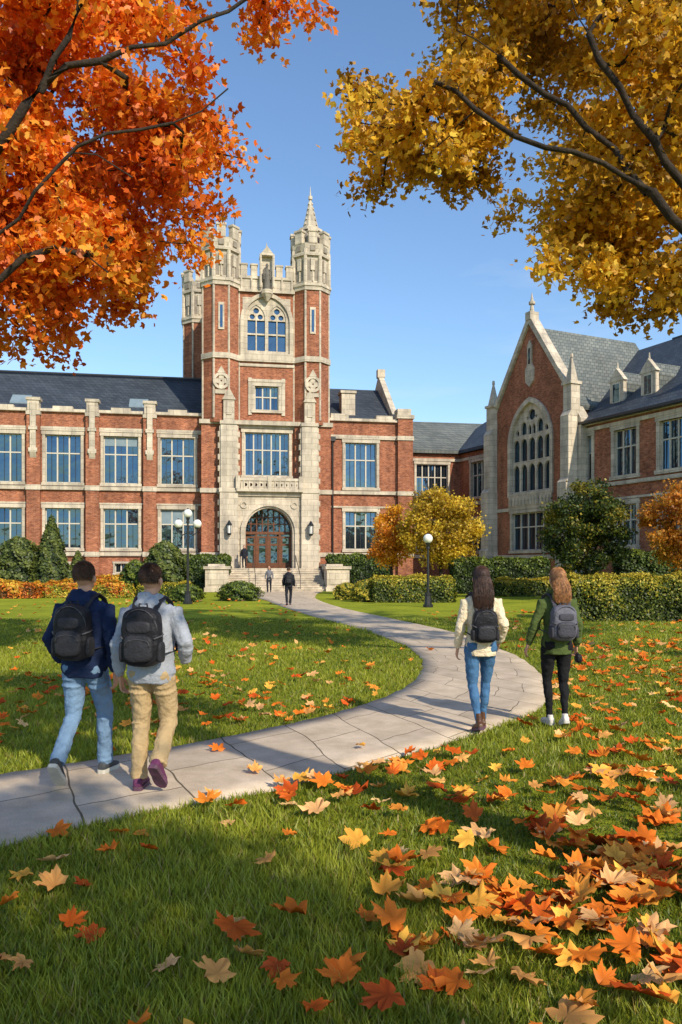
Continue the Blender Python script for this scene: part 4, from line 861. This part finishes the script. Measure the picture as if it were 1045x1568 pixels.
SHG=fabric('grey_sneaker',(.05,.055,.06),.3,.6); SHP=fabric('purple_sneaker',(.11,.03,.08),.3,.6); SHB=noisemat('brown_leather',(.06,.024,.012),(.11,.05,.025),12,.4); SHW=fabric('white_sneaker',(.66,.60,.56),.08,.6); SOLE=noisemat('rubber_sole',(.45,.43,.37),(.55,.52,.45),10,.7); SOLEB=noisemat('dark_sole',(.05,.035,.04),(.16,.06,.12),10,.7)
HB=hairmat('brown_hair',(.10,.045,.02)); HD=hairmat('dark_brown_hair',(.055,.026,.013)); HL=hairmat('long_dark_hair',(.05,.023,.014)); HA=hairmat('light_auburn_hair',(.30,.135,.05))
m1=dict(kneeL=(-.10,-.0,.49),ankL=(-.085,-.30,.20),pitchL=-.8,kneeR=(.10,.16,.505),ankR=(.075,.22,.095),
  elbL=(-.285,-.03,1.12),wriL=(-.25,.10,.93),pocketL=True,elbR=(.255,-.06,1.10),wriR=(.25,.0,.87))
person('man_in_navy_hoodie',(-2.03,6.32,.022),-.12,.985,NAVY,DEN,SHG,SOLE,HB,pose=m1,pack=dict(mat=BPK,trim=BPT,w=.143,h=.215),headyaw=.05,seed=1)
m2=dict(kneeL=(-.10,.05,.49),ankL=(-.085,-.04,.095),pitchL=0,kneeR=(.11,.09,.50),ankR=(.12,-.19,.24),pitchR=-.8,
  elbL=(-.255,-.06,1.10),wriL=(-.26,.02,.87),elbR=(.29,-.05,1.13),wriR=(.235,.10,.97),pocketR=True)
person('man_in_grey_hoodie',(-1.44,6.06,.022),-.1,.975,GRY,KH,SHP,SOLEB,HD,pose=m2,pack=dict(mat=BPK,trim=BPT,w=.15,h=.22),headyaw=-.1,seed=2,slim=1.05)
w1=dict(kneeL=(-.085,.02,.48),ankL=(-.05,-.12,.115),pitchL=-.25,kneeR=(.085,.13,.495),ankR=(.05,.14,.095),
  elbL=(-.225,-.02,1.10),wriL=(-.235,.06,.88),elbR=(.235,-.07,1.12),wriR=(.225,.10,.93))
person('woman_in_cream_sweater',(1.43,8.15,.022),.06,.965,CREAM,DEN2,SHB,SOLEB,HL,True,w1,dict(mat=BPK,trim=BPT,w=.13,h=.17,d=.07,zc=1.12,yo=-.19,big=False,wt=.985),False,(1.27,.095),.0,3,boot=True,slim=.84)
w2=dict(kneeL=(-.075,.10,.49),ankL=(-.05,.08,.095),kneeR=(.085,.03,.48),ankR=(.06,-.08,.125),pitchR=-.3,
  elbL=(-.25,-.0,1.12),wriL=(-.30,.07,.90),elbR=(.235,-.03,1.12),wriR=(.25,.06,.88),curlR=1.1)
ew=person('woman_in_green_jacket',(2.27,8.38,.022),.1,.955,OLIVE,BLK,SHW,SOLE,HA,True,w2,dict(mat=BPG,trim=BPG2,w=.138,h=.19,d=.085,zc=1.15,yo=-.20,wt=.985),True,(1.34,.082),.1,4,slim=.8)
blob('small_bag',[elg((.27,.06,.74),(.035,.05,.05),.6),tubeg([(.26,.06,.78),(.262,.06,.81)],[.012,.012])],BPK,ew,.006,2)
wk=dict(kneeL=(-.10,.0,.49),ankL=(-.085,-.18,.14),pitchL=-.5,kneeR=(.10,.14,.505),ankR=(.075,.18,.095),elbL=(-.25,-.04,1.11),wriL=(-.25,.06,.87),elbR=(.25,-.06,1.10),wriR=(.25,-.02,.86))
DK=fabric('dark_cloth',(.02,.022,.03),.3); GC=fabric('grey_cloth',(.16,.16,.18),.2)
person('man_walking_to_entrance',(-2.3,35,.022),.1,.96,DK,DK,SHG,SOLEB,HD,pose=wk,pack=dict(mat=BPK,trim=BPT),seed=5,lod=2)
person('woman_walking_from_entrance',(-4.75,52.6,.022),math.pi,1.0,GC,DK,SHG,SOLEB,HB,True,wk,None,True,(1.3,.09),seed=6,lod=2)
person('person_by_entrance',(-7.0,57.6,1.62),math.pi,.95,DK,DK,SHG,SOLEB,HD,pose=wk,seed=7,lod=2)
# ------------------------------------------------------------------ light, sky, camera
el=math.radians(34); hx,hy=.56,-.83; hl=math.hypot(hx,hy); hx/=hl;hy/=hl
S=Vector((hx*math.cos(el),hy*math.cos(el),math.sin(el)))
sd=bpy.data.lights.new('sun','SUN'); sd.energy=5.0; sd.angle=math.radians(.5); sd.color=(1,.885,.69); so=bpy.data.objects.new('sun',sd); COL.objects.link(so)
so.rotation_euler=S.to_track_quat('Z','Y').to_euler()
w=bpy.data.worlds.new('World'); scene.world=w; w.use_nodes=True; nt=w.node_tree; nt.nodes.clear()
o=nt.nodes.new('ShaderNodeOutputWorld'); bg=nt.nodes.new('ShaderNodeBackground'); sk=nt.nodes.new('ShaderNodeTexSky'); sk.sky_type='NISHITA'; sk.sun_disc=False
sk.sun_elevation=el; sk.sun_rotation=math.atan2(hx,hy); sk.air_density=1.2; sk.dust_density=.5; sk.ozone_density=2.4; bg.inputs[1].default_value=.15
tc=nt.nodes.new('ShaderNodeTexCoord'); mp=nt.nodes.new('ShaderNodeMapping'); mp.inputs['Scale'].default_value=(1.5,1.5,7); nt.links.new(tc.outputs['Generated'],mp.inputs[0])
no=nt.nodes.new('ShaderNodeTexNoise'); no.inputs['Scale'].default_value=1.6; no.inputs['Detail'].default_value=8; no.inputs['Roughness'].default_value=.55; nt.links.new(mp.outputs[0],no.inputs['Vector'])
f=ramp(nt,no.outputs[0],[(.52,(0,0,0)),(.85,(.45,.45,.45))]); base=mixrgb(nt,1.0,sk.outputs[0],(1.04,1.18,1.32),'MULTIPLY')
col=mixrgb(nt,f,base,(6.2,6.4,6.8)); nt.links.new(col,bg.inputs[0]); nt.links.new(bg.outputs[0],o.inputs[0])
cd=bpy.data.cameras.new('camera'); cam=bpy.data.objects.new('camera',cd); COL.objects.link(cam); cam.location=(0,0,1.7); cam.rotation_euler=(math.pi/2,0,0)
cd.sensor_width=36; cd.lens=28; cd.shift_y=.0536; cd.clip_end=3000; cd.clip_start=.05; scene.camera=cam
